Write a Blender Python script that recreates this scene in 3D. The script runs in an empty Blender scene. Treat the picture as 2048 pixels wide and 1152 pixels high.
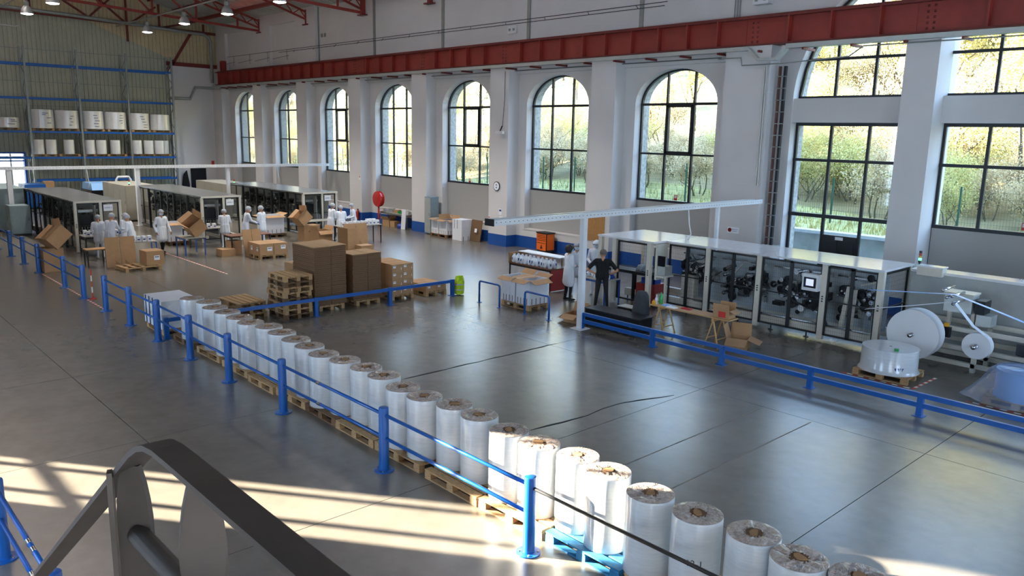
import bpy, bmesh, math, random
from mathutils import Vector, Matrix
random.seed(7)
R = math.radians
S = bpy.context.scene
COL = S.collection

# ------------------------------------------------------------------ camera, world, sun, exposure
CAM_H = 5.0
YAW, PITCH, ROLL = R(47.0773), R(11.0822), R(1.20545)
f_ = Vector((-math.sin(YAW)*math.cos(PITCH), math.cos(YAW)*math.cos(PITCH), -math.sin(PITCH)))
r_ = Vector((math.cos(YAW), math.sin(YAW), 0)); u_ = r_.cross(f_)
r2 = math.cos(ROLL)*r_ + math.sin(ROLL)*u_; u2 = -math.sin(ROLL)*r_ + math.cos(ROLL)*u_
cd = bpy.data.cameras.new('camera'); cam = bpy.data.objects.new('camera', cd); COL.objects.link(cam)
cd.sensor_width = 36.0; cd.lens = 1573.75/2048*36.0; cd.clip_start = 0.05; cd.clip_end = 600
cam.matrix_world = Matrix(((r2.x, u2.x, -f_.x, 0), (r2.y, u2.y, -f_.y, 0), (r2.z, u2.z, -f_.z, CAM_H), (0, 0, 0, 1)))
S.camera = cam

SUN_STRENGTH, SKY_STRENGTH, EXPOSURE = 54.0, 6.5, 0.80
W = bpy.data.worlds.new('world'); S.world = W; W.use_nodes = True
nt = W.node_tree; nt.nodes.clear()
wo = nt.nodes.new('ShaderNodeOutputWorld'); wb = nt.nodes.new('ShaderNodeBackground')
wt = nt.nodes.new('ShaderNodeTexCoord'); wsep = nt.nodes.new('ShaderNodeSeparateXYZ'); wr = nt.nodes.new('ShaderNodeValToRGB')
nt.links.new(wt.outputs['Generated'], wsep.inputs[0]); nt.links.new(wsep.outputs['Z'], wr.inputs[0])
wr.color_ramp.elements[0].position = 0.0; wr.color_ramp.elements[0].color = (0.58, 0.78, 1.0, 1)
wr.color_ramp.elements[1].position = 0.6; wr.color_ramp.elements[1].color = (0.34, 0.57, 1.0, 1)
nt.links.new(wr.outputs['Color'], wb.inputs['Color']); wb.inputs['Strength'].default_value = SKY_STRENGTH
nt.links.new(wb.outputs[0], wo.inputs[0])

sd = bpy.data.lights.new('sun', 'SUN'); sun = bpy.data.objects.new('sun', sd); COL.objects.link(sun)
sd.energy = SUN_STRENGTH; sd.angle = R(0.53); sd.color = (1.0, 0.90, 0.72)
SUN_DIR = Vector((0.80, 0.60, -0.313)).normalized()
sun.rotation_euler = SUN_DIR.to_track_quat('-Z', 'Y').to_euler(); sun.location = (-60, -40, 40)

vs = S.view_settings; vs.view_transform = 'Standard'; vs.look = 'None'; vs.gamma = 1.0
vs.exposure = EXPOSURE; vs.use_curve_mapping = False
try:
    S.cycles.max_bounces = 10; S.cycles.diffuse_bounces = 5; S.cycles.glossy_bounces = 4
    S.cycles.transparent_max_bounces = 24; S.cycles.sample_clamp_indirect = 6.0
    S.cycles.caustics_reflective = False; S.cycles.caustics_refractive = False
except Exception: pass

# ------------------------------------------------------------------ materials
def lin(h):
    h = h.lstrip('#'); o = []
    for i in (0, 2, 4):
        c = int(h[i:i+2], 16)/255; o.append(c/12.92 if c <= .04045 else ((c+.055)/1.055)**2.4)
    return o
M = {}
def mat(name, hexc, rough=.6, metal=0., var=.0, scale=6., bump=0., spec=.5, hex2=None, stretch=None, coat=0., emis=0.):
    m = bpy.data.materials.new(name); m.use_nodes = True; n = m.node_tree; b = n.nodes['Principled BSDF']
    c = lin(hexc); b.inputs['Base Color'].default_value = (*c, 1); b.inputs['Roughness'].default_value = rough
    b.inputs['Metallic'].default_value = metal; b.inputs['Specular IOR Level'].default_value = spec
    b.inputs['Coat Weight'].default_value = coat
    if emis:
        b.inputs['Emission Color'].default_value = (*c, 1); b.inputs['Emission Strength'].default_value = emis
    if var or hex2 or bump:
        tc = n.nodes.new('ShaderNodeTexCoord'); mp = n.nodes.new('ShaderNodeMapping'); nz = n.nodes.new('ShaderNodeTexNoise')
        n.links.new(tc.outputs['Object'], mp.inputs[0]); n.links.new(mp.outputs[0], nz.inputs['Vector'])
        if stretch: mp.inputs['Scale'].default_value = stretch
        nz.inputs['Scale'].default_value = scale; nz.inputs['Detail'].default_value = 5
        c2 = lin(hex2) if hex2 else [max(0, x*(1-var)) for x in c]
        c1 = c if hex2 else [min(1, x*(1+var)) for x in c]
        rp = n.nodes.new('ShaderNodeValToRGB'); rp.color_ramp.elements[0].position = .32; rp.color_ramp.elements[1].position = .68
        rp.color_ramp.elements[0].color = (*c2, 1); rp.color_ramp.elements[1].color = (*c1, 1)
        n.links.new(nz.outputs['Fac'], rp.inputs[0]); n.links.new(rp.outputs['Color'], b.inputs['Base Color'])
        if bump:
            bp = n.nodes.new('ShaderNodeBump'); bp.inputs['Strength'].default_value = bump; bp.inputs['Distance'].default_value = .02
            n.links.new(nz.outputs['Fac'], bp.inputs['Height']); n.links.new(bp.outputs[0], b.inputs['Normal'])
    M[name] = m; return m
mat('wall_white', '#d0ccca', .75, var=.03, scale=.8, bump=.03)
mat('wall_white_lower', '#d6d4d2', .7, var=.03, scale=.8)
mat('blue_paint_wall', '#164c96', .5, var=.06, scale=2)
mat('red_oxide', '#8c3026', .5, var=.10, scale=3)
mat('red_oxide_dark', '#6a221c', .55, var=.10, scale=3)
mat('steel_dark_frame', '#14171c', .45)
mat('stone_reveal', '#a8a49a', .9, hex2='#7f7c74', scale=9, bump=.4)
mat('galv', '#8f9490', .45, .55, var=.08, scale=4)
mat('galv_light', '#b9bcb8', .4, .5, var=.05, scale=4)
mat('clad_green', '#a9ab99', .5, .0, var=.06, scale=2)
mat('clad_beige', '#c2b490', .55, .05, var=.06, scale=2)
mat('roof_sheet', '#a3a39b', .5, .0, var=.08, scale=1.5)
mat('rack_blue', '#0f58a8', .4, var=.05)
mat('rail_blue', '#08509a', .35, var=.06, scale=5, coat=.1)
mat('black_steel', '#121315', .4)
mat('cream_steel', '#cfc9ba', .45, var=.03)
mat('machine_white', '#dfe0e2', .16, var=.03, scale=3, coat=.2)
mat('machine_grey', '#a0a4a1', .45, var=.05)
mat('roof_steel', '#8c8d8e', .22, .6, var=.05, scale=3)
mat('machine_backplate', '#a3adb2', .5, var=.05)
mat('cab_blue_grey', '#7f9197', .45, var=.05)
mat('cab_cream', '#989387', .5, var=.04)
mat('dark_metal', '#26282b', .35, .6, var=.2, scale=12)
mat('mid_metal', '#6a6d70', .35, .8, var=.1, scale=10)
mat('chrome', '#c9cccf', .18, 1.0)
mat('wire_black', '#0b0c0d', .5)
mat('cardboard', '#a9845e', .8, var=.06, scale=5)
mat('cardboard_dark', '#6e5238', .85, var=.08, scale=7, stretch=(1, 1, 20))  # shadow on the flat carton stacks is put into this darker brown
mat('cardboard_in', '#94704a', .85, var=.06, scale=5)
mat('kraft_top', '#a98a66', .8, var=.05)
mat('white_board', '#dfe0e4', .5, var=.02)
mat('pallet_wood', '#b8976c', .85, hex2='#94744e', scale=7, stretch=(2, 9, 9))
mat('pallet_wood_dark', '#7b5d3e', .85, hex2='#543d28', scale=7, stretch=(2, 9, 9))
mat('pallet_blue', '#2f7fae', .7, hex2='#1c5d86', scale=7)
mat('pine', '#c79f6b', .6, hex2='#ad8450', scale=6, stretch=(2, 12, 12))
mat('plywood', '#b1834f', .6, hex2='#9a6f40', scale=6, stretch=(12, 2, 2))
mat('table_brown', '#6b4028', .5, var=.1)
mat('red_panel', '#8e1c16', .5)
mat('paper_white', '#eeeeee', .8)
mat('paper_reel', '#d9dadb', .75, var=.015, scale=3)
mat('blue_film', '#7fb2e8', .4)
mat('plastic_white', '#d8d8d8', .4)
mat('plastic_blue', '#1c3f9a', .4)
mat('plastic_green', '#1d8a3f', .35)
mat('plastic_red', '#b5221c', .3, coat=.3)
mat('orange_paint', '#ee6a12', .35, coat=.2)
mat('yellow_paint', '#e0a21a', .4)
mat('hivis', '#c5e51b', .7, hex2='#8fb80f', scale=14)
mat('grey_reflect', '#b5b8ba', .4)
mat('skin', '#c08a6c', .55)
mat('hair_dark', '#1d1512', .6, bump=.4, scale=40)
mat('hair_grey', '#5d554e', .6, bump=.4, scale=40)
mat('coat_white', '#e6e8ec', .8, var=.03, scale=14, bump=.25)
mat('gown_white', '#dfe4ec', .75, var=.04, scale=16, bump=.3)
mat('cloth_black', '#08080a', .85, var=.2, scale=20, bump=.2)
mat('trousers_dark', '#16171c', .85, bump=.2, scale=18)
mat('shoe_black', '#0c0c0c', .5)
mat('shoe_white', '#d6d6d6', .6)
mat('net_white', '#a3a8ae', .8, var=.1, scale=40, bump=.4)
mat('mask_blue', '#b9d2e6', .7)
mat('glove_blue', '#4d78b8', .5)
mat('tape_red', '#b03328', .7); mat('tape_white', '#d9d3c8', .7)
mat('sign_white', '#eceef0', .6); mat('ink_blue', '#26417f', .6); mat('ink_dark', '#20232c', .6); mat('ink_red', '#c0281e', .6)
mat('rail_grey', '#4d4846', .6, .0, var=.12, scale=9)
mat('tan_mark', '#75695a', .6)
mat('joint_dark', '#1c1c1c', .9)
mat('crack_dark', '#161616', .9)
mat('canvas_grey', '#3a3d42', .9, var=.1, scale=20, bump=.2)
mat('pipe_copper', '#5a3428', .5)
mat('cable_black', '#101012', .6)
mat('ext_ground', '#a09a64', .95, hex2='#85824f', scale=1.2)
mat('ext_paving', '#8f9296', .9, var=.08, scale=3)
mat('ext_concrete', '#a3a59a', .9, hex2='#85877c', scale=1.1)
mat('ext_hill', '#8a7d58', .95, hex2='#665e42', scale=.25)
mat('bark', '#6f6250', .9, hex2='#4c4436', scale=8)
mat('fence_green', '#1d4a37', .5)
mat('coloured_bottle', '#2aa24a', .2)
mat('screen_dark', '#10151c', .2)
def leafmat(name, a, b):
    m = mat(name, a, .7, hex2=b, scale=.9)
    n = m.node_tree; bs = n.nodes['Principled BSDF']; out = n.nodes['Material Output']
    tr = n.nodes.new('ShaderNodeBsdfTranslucent'); mx = n.nodes.new('ShaderNodeMixShader'); mx.inputs[0].default_value = .35
    rp = [x for x in n.nodes if x.type == 'VALTORGB'][0]
    n.links.new(rp.outputs['Color'], tr.inputs['Color']); n.links.new(bs.outputs[0], mx.inputs[1]); n.links.new(tr.outputs[0], mx.inputs[2])
    n.links.new(mx.outputs[0], out.inputs['Surface']); return m
leafmat('leaf_yellow', '#e2d282', '#c0b46a'); leafmat('leaf_green', '#d2ca84', '#aba566'); leafmat('leaf_brown', '#dccaa2', '#b7a37c')
leafmat('grass_blade', '#b5ab6c', '#948c54')

def floor_mat():
    m = bpy.data.materials.new('concrete_floor'); m.use_nodes = True; n = m.node_tree; b = n.nodes['Principled BSDF']
    g = n.nodes.new('ShaderNodeNewGeometry')
    def noise(sc, det, vec):
        z = n.nodes.new('ShaderNodeTexNoise'); z.inputs['Scale'].default_value = sc; z.inputs['Detail'].default_value = det
        n.links.new(vec, z.inputs['Vector']); return z
    n1 = noise(.45, 1.5, g.outputs['Position']); n2 = noise(5., 6, g.outputs['Position'])
    mp = n.nodes.new('ShaderNodeMapping'); mp.inputs['Scale'].default_value = (.5, 2.2, 1); mp.inputs['Rotation'].default_value = (0, 0, .5)
    n.links.new(g.outputs['Position'], mp.inputs[0]); n3 = noise(2.2, 7, mp.outputs[0])
    mx = n.nodes.new('ShaderNodeMix'); mx.data_type = 'FLOAT'; mx.inputs[0].default_value = .5
    n4 = noise(1.6, 6, g.outputs['Position']); n.links.new(n4.outputs['Fac'], mx.inputs[2]); n.links.new(n2.outputs['Fac'], mx.inputs[3]); mx.inputs[0].default_value = .4
    rp = n.nodes.new('ShaderNodeValToRGB'); rp.color_ramp.elements[0].position = .2; rp.color_ramp.elements[1].position = .8
    rp.color_ramp.elements[0].color = (.115, .100, .082, 1); rp.color_ramp.elements[1].color = (.178, .157, .131, 1)
    n.links.new(mx.outputs[0], rp.inputs[0]); n.links.new(rp.outputs['Color'], b.inputs['Base Color'])
    rr = n.nodes.new('ShaderNodeMapRange'); rr.inputs['From Min'].default_value = .1; rr.inputs['From Max'].default_value = .9
    rr.inputs['To Min'].default_value = .20; rr.inputs['To Max'].default_value = .32
    b.inputs['Roughness'].default_value = .27
    bp = n.nodes.new('ShaderNodeBump'); bp.inputs['Strength'].default_value = .03; bp.inputs['Distance'].default_value = .01
    n.links.new(n2.outputs['Fac'], bp.inputs['Height']); n.links.new(bp.outputs[0], b.inputs['Normal'])
    b.inputs['Specular IOR Level'].default_value = 1.0
    M['floor'] = m
floor_mat()

def clear_mat(name, tint, gloss=.08, rough=.02, whiten=0., wcol=(1, 1, 1)):
    # thin clear sheet: see-through with a reflection, optionally milky
    m = bpy.data.materials.new(name); m.use_nodes = True; n = m.node_tree; n.nodes.clear()
    o = n.nodes.new('ShaderNodeOutputMaterial'); t = n.nodes.new('ShaderNodeBsdfTransparent'); t.inputs[0].default_value = (*tint, 1)
    g = n.nodes.new('ShaderNodeBsdfGlossy'); g.inputs['Roughness'].default_value = rough
    fr = n.nodes.new('ShaderNodeLayerWeight'); fr.inputs[0].default_value = .12
    ml = n.nodes.new('ShaderNodeMath'); ml.operation = 'MULTIPLY_ADD'; ml.inputs[1].default_value = .6; ml.inputs[2].default_value = gloss
    n.links.new(fr.outputs['Fresnel'], ml.inputs[0])
    mx = n.nodes.new('ShaderNodeMixShader'); n.links.new(ml.outputs[0], mx.inputs[0]); n.links.new(t.outputs[0], mx.inputs[1]); n.links.new(g.outputs[0], mx.inputs[2])
    last = mx
    if whiten:
        d = n.nodes.new('ShaderNodeBsdfDiffuse'); d.inputs[0].default_value = (*wcol, 1)
        m2 = n.nodes.new('ShaderNodeMixShader'); m2.inputs[0].default_value = whiten
        n.links.new(mx.outputs[0], m2.inputs[1]); n.links.new(d.outputs[0], m2.inputs[2]); last = m2
    n.links.new(last.outputs[0], o.inputs['Surface']); M[name] = m
clear_mat('glass', (.93, .96, .95), .03)
clear_mat('polythene', (.82, .88, .95), .10, .15, .22, (.55, .68, .9))
def frosted():
    m = bpy.data.materials.new('frosted_panel'); m.use_nodes = True; n = m.node_tree; n.nodes.clear()
    o = n.nodes.new('ShaderNodeOutputMaterial'); t = n.nodes.new('ShaderNodeBsdfTranslucent'); d = n.nodes.new('ShaderNodeBsdfPrincipled')
    t.inputs[0].default_value = (.22, .21, .19, 1); d.inputs['Base Color'].default_value = (.55, .53, .50, 1); d.inputs['Roughness'].default_value = .6
    mx = n.nodes.new('ShaderNodeMixShader'); mx.inputs[0].default_value = .35
    n.links.new(d.outputs[0], mx.inputs[1]); n.links.new(t.outputs[0], mx.inputs[2]); n.links.new(mx.outputs[0], o.inputs['Surface']); M['frosted'] = m
frosted()
def film_mat():
    # white paper roll under shiny clear stretch film: faint horizontal wraps and crinkles
    m = bpy.data.materials.new('film_wrapped'); m.use_nodes = True; n = m.node_tree; b = n.nodes['Principled BSDF']
    tc = n.nodes.new('ShaderNodeTexCoord'); mp = n.nodes.new('ShaderNodeMapping'); mp.inputs['Scale'].default_value = (3, 3, 26)
    n.links.new(tc.outputs['Object'], mp.inputs[0]); nz = n.nodes.new('ShaderNodeTexNoise'); nz.inputs['Scale'].default_value = 1.6; nz.inputs['Detail'].default_value = 4
    n.links.new(mp.outputs[0], nz.inputs['Vector'])
    mp2 = n.nodes.new('ShaderNodeMapping'); mp2.inputs['Scale'].default_value = (14, 14, 3); n.links.new(tc.outputs['Object'], mp2.inputs[0])
    nz2 = n.nodes.new('ShaderNodeTexNoise'); nz2.inputs['Scale'].default_value = 1.2; nz2.inputs['Detail'].default_value = 3; n.links.new(mp2.outputs[0], nz2.inputs['Vector'])
    rp = n.nodes.new('ShaderNodeValToRGB'); rp.color_ramp.elements[0].color = (.52, .53, .525, 1); rp.color_ramp.elements[1].color = (.70, .71, .71, 1)
    n.links.new(nz.outputs['Fac'], rp.inputs[0]); n.links.new(rp.outputs['Color'], b.inputs['Base Color'])
    ad = n.nodes.new('ShaderNodeMath'); ad.operation = 'ADD'; n.links.new(nz.outputs['Fac'], ad.inputs[0]); n.links.new(nz2.outputs['Fac'], ad.inputs[1])
    bp = n.nodes.new('ShaderNodeBump'); bp.inputs['Strength'].default_value = .18; bp.inputs['Distance'].default_value = .01
    n.links.new(ad.outputs[0], bp.inputs['Height']); n.links.new(bp.outputs[0], b.inputs['Normal'])
    b.inputs['Roughness'].default_value = .28; b.inputs['Coat Weight'].default_value = 1.0; b.inputs['Coat Roughness'].default_value = .10
    M['film'] = m
    m = bpy.data.materials.new('film_crumpled'); m.use_nodes = True; n = m.node_tree; b = n.nodes['Principled BSDF']
    tc = n.nodes.new('ShaderNodeTexCoord'); v = n.nodes.new('ShaderNodeTexNoise'); v.inputs['Scale'].default_value = 16; v.inputs['Detail'].default_value = 6; v.inputs['Distortion'].default_value = 2.2
    n.links.new(tc.outputs['Object'], v.inputs['Vector'])
    rp = n.nodes.new('ShaderNodeValToRGB'); rp.color_ramp.elements[0].position = .35; rp.color_ramp.elements[1].position = .62
    rp.color_ramp.elements[0].color = (.30, .22, .18, 1); rp.color_ramp.elements[1].color = (.47, .40, .36, 1)
    n.links.new(v.outputs['Fac'], rp.inputs[0]); n.links.new(rp.outputs['Color'], b.inputs['Base Color'])
    bp = n.nodes.new('ShaderNodeBump'); bp.inputs['Strength'].default_value = .8; bp.inputs['Distance'].default_value = .02
    n.links.new(v.outputs['Fac'], bp.inputs['Height']); n.links.new(bp.outputs[0], b.inputs['Normal'])
    b.inputs['Roughness'].default_value = .22; b.inputs['Coat Weight'].default_value = .4; M['film_top'] = m
film_mat()
def added_rooflight():  # unseen translucent roof sheets, added to brighten the upper wall
    m = bpy.data.materials.new('added_rooflight_sheet'); m.use_nodes = True; n = m.node_tree; n.nodes.clear()
    o = n.nodes.new('ShaderNodeOutputMaterial'); t = n.nodes.new('ShaderNodeBsdfTranslucent'); t.inputs[0].default_value = (.66, .53, .45, 1)
    n.links.new(t.outputs[0], o.inputs['Surface']); M['added_rooflight'] = m
added_rooflight()
def emit(name, col, s):
    m = bpy.data.materials.new(name); m.use_nodes = True; b = m.node_tree.nodes['Principled BSDF']
    b.inputs['Base Color'].default_value = (*col, 1); b.inputs['Emission Color'].default_value = (*col, 1); b.inputs['Emission Strength'].default_value = s; M[name] = m
emit('lamp_glow', (1, .97, .9), 12.); emit('led_green', (.1, 1, .35), 2.5); emit('screen_glow', (.62, .66, .95), .45)
emit('signal_red_off', (.35, .05, .03), .03); emit('signal_amber_off', (.5, .25, .03), .03)

# ------------------------------------------------------------------ mesh helpers
class MB:
    def __init__(s): s.v = []; s.f = []; s.m = []; s.mi = 0
    def add(s, vs, fs):
        o = len(s.v); s.v += [tuple(p) for p in vs]
        for q in fs: s.f.append([o+i for i in q]); s.m.append(s.mi)
        return s
    def box(s, x0, x1, y0, y1, z0, z1):
        return s.add([(x0,y0,z0),(x1,y0,z0),(x1,y1,z0),(x0,y1,z0),(x0,y0,z1),(x1,y0,z1),(x1,y1,z1),(x0,y1,z1)],
                     [(3,2,1,0),(4,5,6,7),(0,1,5,4),(1,2,6,5),(2,3,7,6),(3,0,4,7)])
    def cbox(s, c, d, rot=None):
        hx, hy, hz = d[0]/2, d[1]/2, d[2]/2; c = Vector(c)
        ps = [Vector(p) for p in ((-hx,-hy,-hz),(hx,-hy,-hz),(hx,hy,-hz),(-hx,hy,-hz),(-hx,-hy,hz),(hx,-hy,hz),(hx,hy,hz),(-hx,hy,hz))]
        if rot is not None: ps = [rot @ p for p in ps]
        return s.add([p+c for p in ps], [(3,2,1,0),(4,5,6,7),(0,1,5,4),(1,2,6,5),(2,3,7,6),(3,0,4,7)])
    def bar(s, p, q, w, h=None, up=(0,0,1)):
        p, q = Vector(p), Vector(q); h = h or w; d = (q-p).normalized(); up = Vector(up)
        if abs(d.dot(up)) > .98: up = Vector((1,0,0))
        a = d.cross(up).normalized()*w/2; b = a.cross(d).normalized()*h/2
        return s.add([p-a-b,p+a-b,p+a+b,p-a+b,q-a-b,q+a-b,q+a+b,q-a+b],
                     [(0,1,2,3),(7,6,5,4),(0,4,5,1),(1,5,6,2),(2,6,7,3),(3,7,4,0)])
    def tube(s, path, r, n=10, caps=True, ell=1.0):
        P = [Vector(p) for p in path]; rs = r if isinstance(r, (list, tuple)) else [r]*len(P); o = len(s.v); prev = None
        for i, p in enumerate(P):
            t = (P[min(i+1, len(P)-1)]-P[max(i-1, 0)]).normalized()
            if prev is None:
                a = Vector((0,0,1)) if abs(t.z) < .9 else Vector((1,0,0)); x = t.cross(a).normalized()
            else: x = (prev - t*prev.dot(t)).normalized()
            prev = x; y = t.cross(x)
            for k in range(n):
                an = 2*math.pi*k/n; s.v.append(tuple(p + x*math.cos(an)*rs[i] + y*math.sin(an)*rs[i]*ell))
        for i in range(len(P)-1):
            for k in range(n):
                a, b = o+i*n+k, o+i*n+(k+1) % n; s.f.append([a, b, b+n, a+n]); s.m.append(s.mi)
        if caps:
            s.f.append([o+k for k in range(n)][::-1]); s.m.append(s.mi)
            s.f.append([o+(len(P)-1)*n+k for k in range(n)]); s.m.append(s.mi)
        return s
    def lathe(s, prof, c=(0,0,0), n=24, axis='z', wob=None):
        o = len(s.v); c = Vector(c)
        for i, (r, z) in enumerate(prof):
            for k in range(n):
                an = 2*math.pi*k/n; rr = r*(1+(wob(i, k) if wob else 0)); x, y = rr*math.cos(an), rr*math.sin(an)
                p = Vector((x, y, z)) if axis == 'z' else (Vector((x, z, y)) if axis == 'y' else Vector((z, x, y)))
                s.v.append(tuple(c+p))
        flip = axis in ('y',)
        for i in range(len(prof)-1):
            for k in range(n):
                a, b = o+i*n+k, o+i*n+(k+1) % n; q = [a, b, b+n, a+n]; s.f.append(q[::-1] if flip else q); s.m.append(s.mi)
        for idx, rev in ((0, True), (len(prof)-1, False)):
            if prof[idx][0] > 1e-4:
                q = [o+idx*n+k for k in range(n)]; q = q[::-1] if rev else q
                s.f.append(q[::-1] if flip else q); s.m.append(s.mi)
        return s
    def prism(s, poly, a0, a1, plane='xz'):
        # poly in plane coords, extruded along the third axis
        def P(u, v, w): return (u, w, v) if plane == 'xz' else ((w, u, v) if plane == 'yz' else (u, v, w))
        n = len(poly); o = [P(u, v, a0) for u, v in poly]+[P(u, v, a1) for u, v in poly]
        fs = [list(range(n)), list(range(n, 2*n))[::-1]]+[[i, i+n, (i+1) % n+n, (i+1) % n] for i in range(n)]
        if plane != 'xz': fs = [q[::-1] for q in fs]
        return s.add(o, fs)
    def quad(s, a, b, c, d): return s.add([a, b, c, d], [(0, 1, 2, 3)])
    def mesh(s, name, mats, smooth=False):
        me = bpy.data.meshes.new(name); me.from_pydata(s.v, [], s.f)
        for k in (mats if isinstance(mats, (list, tuple)) else [mats]): me.materials.append(M[k] if isinstance(k, str) else k)
        if len(me.materials) > 1: me.polygons.foreach_set('material_index', s.m)
        if smooth:
            me.polygons.foreach_set('use_smooth', [True]*len(me.polygons))
        me.update(); return me
    def build(s, name, mats, parent=None, smooth=False, loc=None, rot=None):
        return link(name, s.mesh(name, mats, smooth), parent, loc, rot)
def link(name, me, parent=None, loc=None, rot=None, scale=None):
    o = bpy.data.objects.new(name, me); COL.objects.link(o)
    if parent: o.parent = parent
    if loc is not None: o.location = loc
    if rot is not None: o.rotation_euler = rot
    if scale is not None: o.scale = scale
    return o
def autosmooth(me, ang=35):
    me.polygons.foreach_set('use_smooth', [True]*len(me.polygons))
    try: me.set_sharp_from_angle(angle=R(ang))
    except Exception: pass
    return me
def tag(o, label, cat, group=None):
    o['label'] = label; o['category'] = cat
    if group: o['group'] = group
    return o
def thing(name, label, cat, loc=(0,0,0), rz=0., group=None):
    o = bpy.data.objects.new(name, None); COL.objects.link(o); o.empty_display_size = .1
    o.location = loc; o.rotation_euler = (0, 0, rz); return tag(o, label, cat, group)
def struct(name, loc=(0,0,0), me=None, label=None):
    o = bpy.data.objects.new(name, me); COL.objects.link(o); o.location = loc; o['kind'] = 'structure'
    if label: o['label'] = label
    return o
def copytree(o, parent=None):
    c = o.copy(); COL.objects.link(c)
    if parent: c.parent = parent
    for ch in list(o.children): copytree(ch, c)
    return c
ORD = 'first second third fourth fifth sixth seventh eighth ninth tenth eleventh twelfth thirteenth fourteenth fifteenth sixteenth seventeenth eighteenth nineteenth twentieth twenty-first twenty-second twenty-third twenty-fourth twenty-fifth twenty-sixth twenty-seventh twenty-eighth twenty-ninth thirtieth'.split()
RZ = lambda a: Matrix.Rotation(a, 3, 'Z')
RX = lambda a: Matrix.Rotation(a, 3, 'X')
RY = lambda a: Matrix.Rotation(a, 3, 'Y')
# ------------------------------------------------------------------ building shell
X0, X1 = -57.5, 6.0           # end walls
YF, YW, YG = -2.7, 24.25, 24.65   # near long wall, face of the window wall, glazing plane
YO = 25.12
EAVE, RIDGE_Y, SLOPE = 11.75, 10.8, .30
def roof_z(y): return EAVE + (YW - y)*SLOPE if y > RIDGE_Y else EAVE + (y - (2*RIDGE_Y-YW))*SLOPE

# floor: poured slabs with open joints over a dark sub base
fl = struct('floor', (0, 0, 0), label='polished grey concrete slab floor of the hall')
MB().box(X0-.4, X1+.3, YF-.2, YO, -.3, -.02).build('sub_base', 'joint_dark', fl)
xs = [X0-.3] + [-4.25-4.3*k for k in range(12, -2, -1)] + [X1]
ys = [YF-.1, 3.88, 8.58, 13.27, 17.97, 22.7, YW+.6]
for i in range(len(xs)-1):
    for j in range(len(ys)-1):
        g = .006
        MB().box(xs[i]+g, xs[i+1]-g, ys[j]+g, ys[j+1]-g, -.15, 0).build('slab', 'floor', fl)
rnd = random.Random(3)
def crack(pts, w0, name='crack'):
    mb = MB(); n = len(pts); side = []
    for i, (x, y) in enumerate(pts):
        w = w0*(.4+rnd.random())*(0.25 if i in (0, n-1) else 1); side.append((x-w, x+w, y))
    for i in range(n-1):
        a, b = side[i], side[i+1]
        mb.add([(a[0],a[2],.0005),(a[1],a[2],.0005),(b[1],b[2],.0005),(b[0],b[2],.0005),(a[0],a[2],.0025),(a[1],a[2],.0025),(b[1],b[2],.0025),(b[0],b[2],.0025)],
               [(3,2,1,0),(4,5,6,7),(0,1,5,4),(1,2,6,5),(2,3,7,6),(3,0,4,7)])
    mb.build(name, 'crack_dark', fl)
crack([(-12.86+rnd.uniform(-.015,.015), 9.0+.28*k) for k in range(17)], .022)
crack([(-9.14,9.0),(-9.1,9.4),(-9.05,9.7),(-9.0,10.3),(-9.06,10.8),(-9.04,11.3),(-8.9,11.8),(-8.72,12.3),(-8.68,12.5)], .02)
for xm, ya, yb in ((-7.16, 7.6, 13.2), (-6.18, 7.6, 13.2)):
    MB().box(xm-.012, xm+.012, ya, yb, .0005, .0018).build('tape_mark', 'tan_mark', fl)

# window wall
wbk = struct('wall_back', label='white long wall with piers and tall arched windows')
WC = [-23.57-5.97*k for k in range(-1, 6)]           # arched window centres
HW, SILL, TR, B2, SPR, RISE = 1.8, .85, 2.6, 4.37, 6.2, 1.25
def arc(xc, hw, spr, rise, n=24):
    return [(xc-hw*math.cos(math.pi*i/n), spr+rise*math.sin(math.pi*i/n)) for i in range(n+1)]
GXC, GHW, GSPR = -8.95, 4.05, 6.2                    # the big twin window arch
WTOP = 12.2
openings = sorted([(x-HW, x+HW, x) for x in WC] + [(GXC-GHW, GXC+GHW, None), (-1.9-HW, -1.9+HW, -1.9), (3.2-HW, 3.2+HW, 3.2)])
NICHE = [(-55.9, -51.3), (-49.1, -45.7)]
def wall_layer(mb, y0, y1, grow=0.):
    prev = X0-.4
    for a, b, xc in openings:
        a, b = a-grow, b+grow
        mb.box(prev, a, y0, y1, 0, SPR)
        if xc is not None:
            mb.box(a, b, y0, y1, 0, SILL)
            ar = arc(xc, HW+grow, SPR, RISE+grow)
        else: ar = arc(GXC, GHW+grow, GSPR, GHW+grow, 40)
        for i in range(len(ar)-1):
            p, q = ar[i], ar[i+1]
            mb.add([(p[0],y0,p[1]),(q[0],y0,q[1]),(q[0],y0,WTOP),(p[0],y0,WTOP),(p[0],y1,p[1]),(q[0],y1,q[1]),(q[0],y1,WTOP),(p[0],y1,WTOP)],
                   [(0,1,2,3),(7,6,5,4),(0,4,5,1),(3,2,6,7)])
        mb.box(prev, a, y0, y1, SPR, WTOP); prev = b
    mb.box(prev, X1+.3, y0, y1, 0, WTOP)
m_ = MB(); wall_layer(m_, YW, YG+.03); m_.build('inner_leaf', 'wall_white', wbk)
m_ = MB(); wall_layer(m_, YG+.03, YO, .0); m_.build('outer_leaf', 'stone_reveal', wbk)
# shallow blank recesses high on the wall, framed by raised plaster
m_ = MB()
for a, b in ((X0, -55.9), (-51.3, -49.1), (-45.7, -43.2)): m_.box(a, b, YW-.22, YW, 8.0, WTOP)
for a, b in NICHE: m_.box(a, b, YW-.22, YW, 11.45, WTOP)
m_.build('plaster_frame', 'wall_white', wbk)
# moulding above the arches
for k, xc in enumerate(WC):
    MB().box(xc-2.4, xc+2.4, YW-.16, YW, 7.55, 7.95).build('moulding', 'wall_white', wbk)
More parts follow.
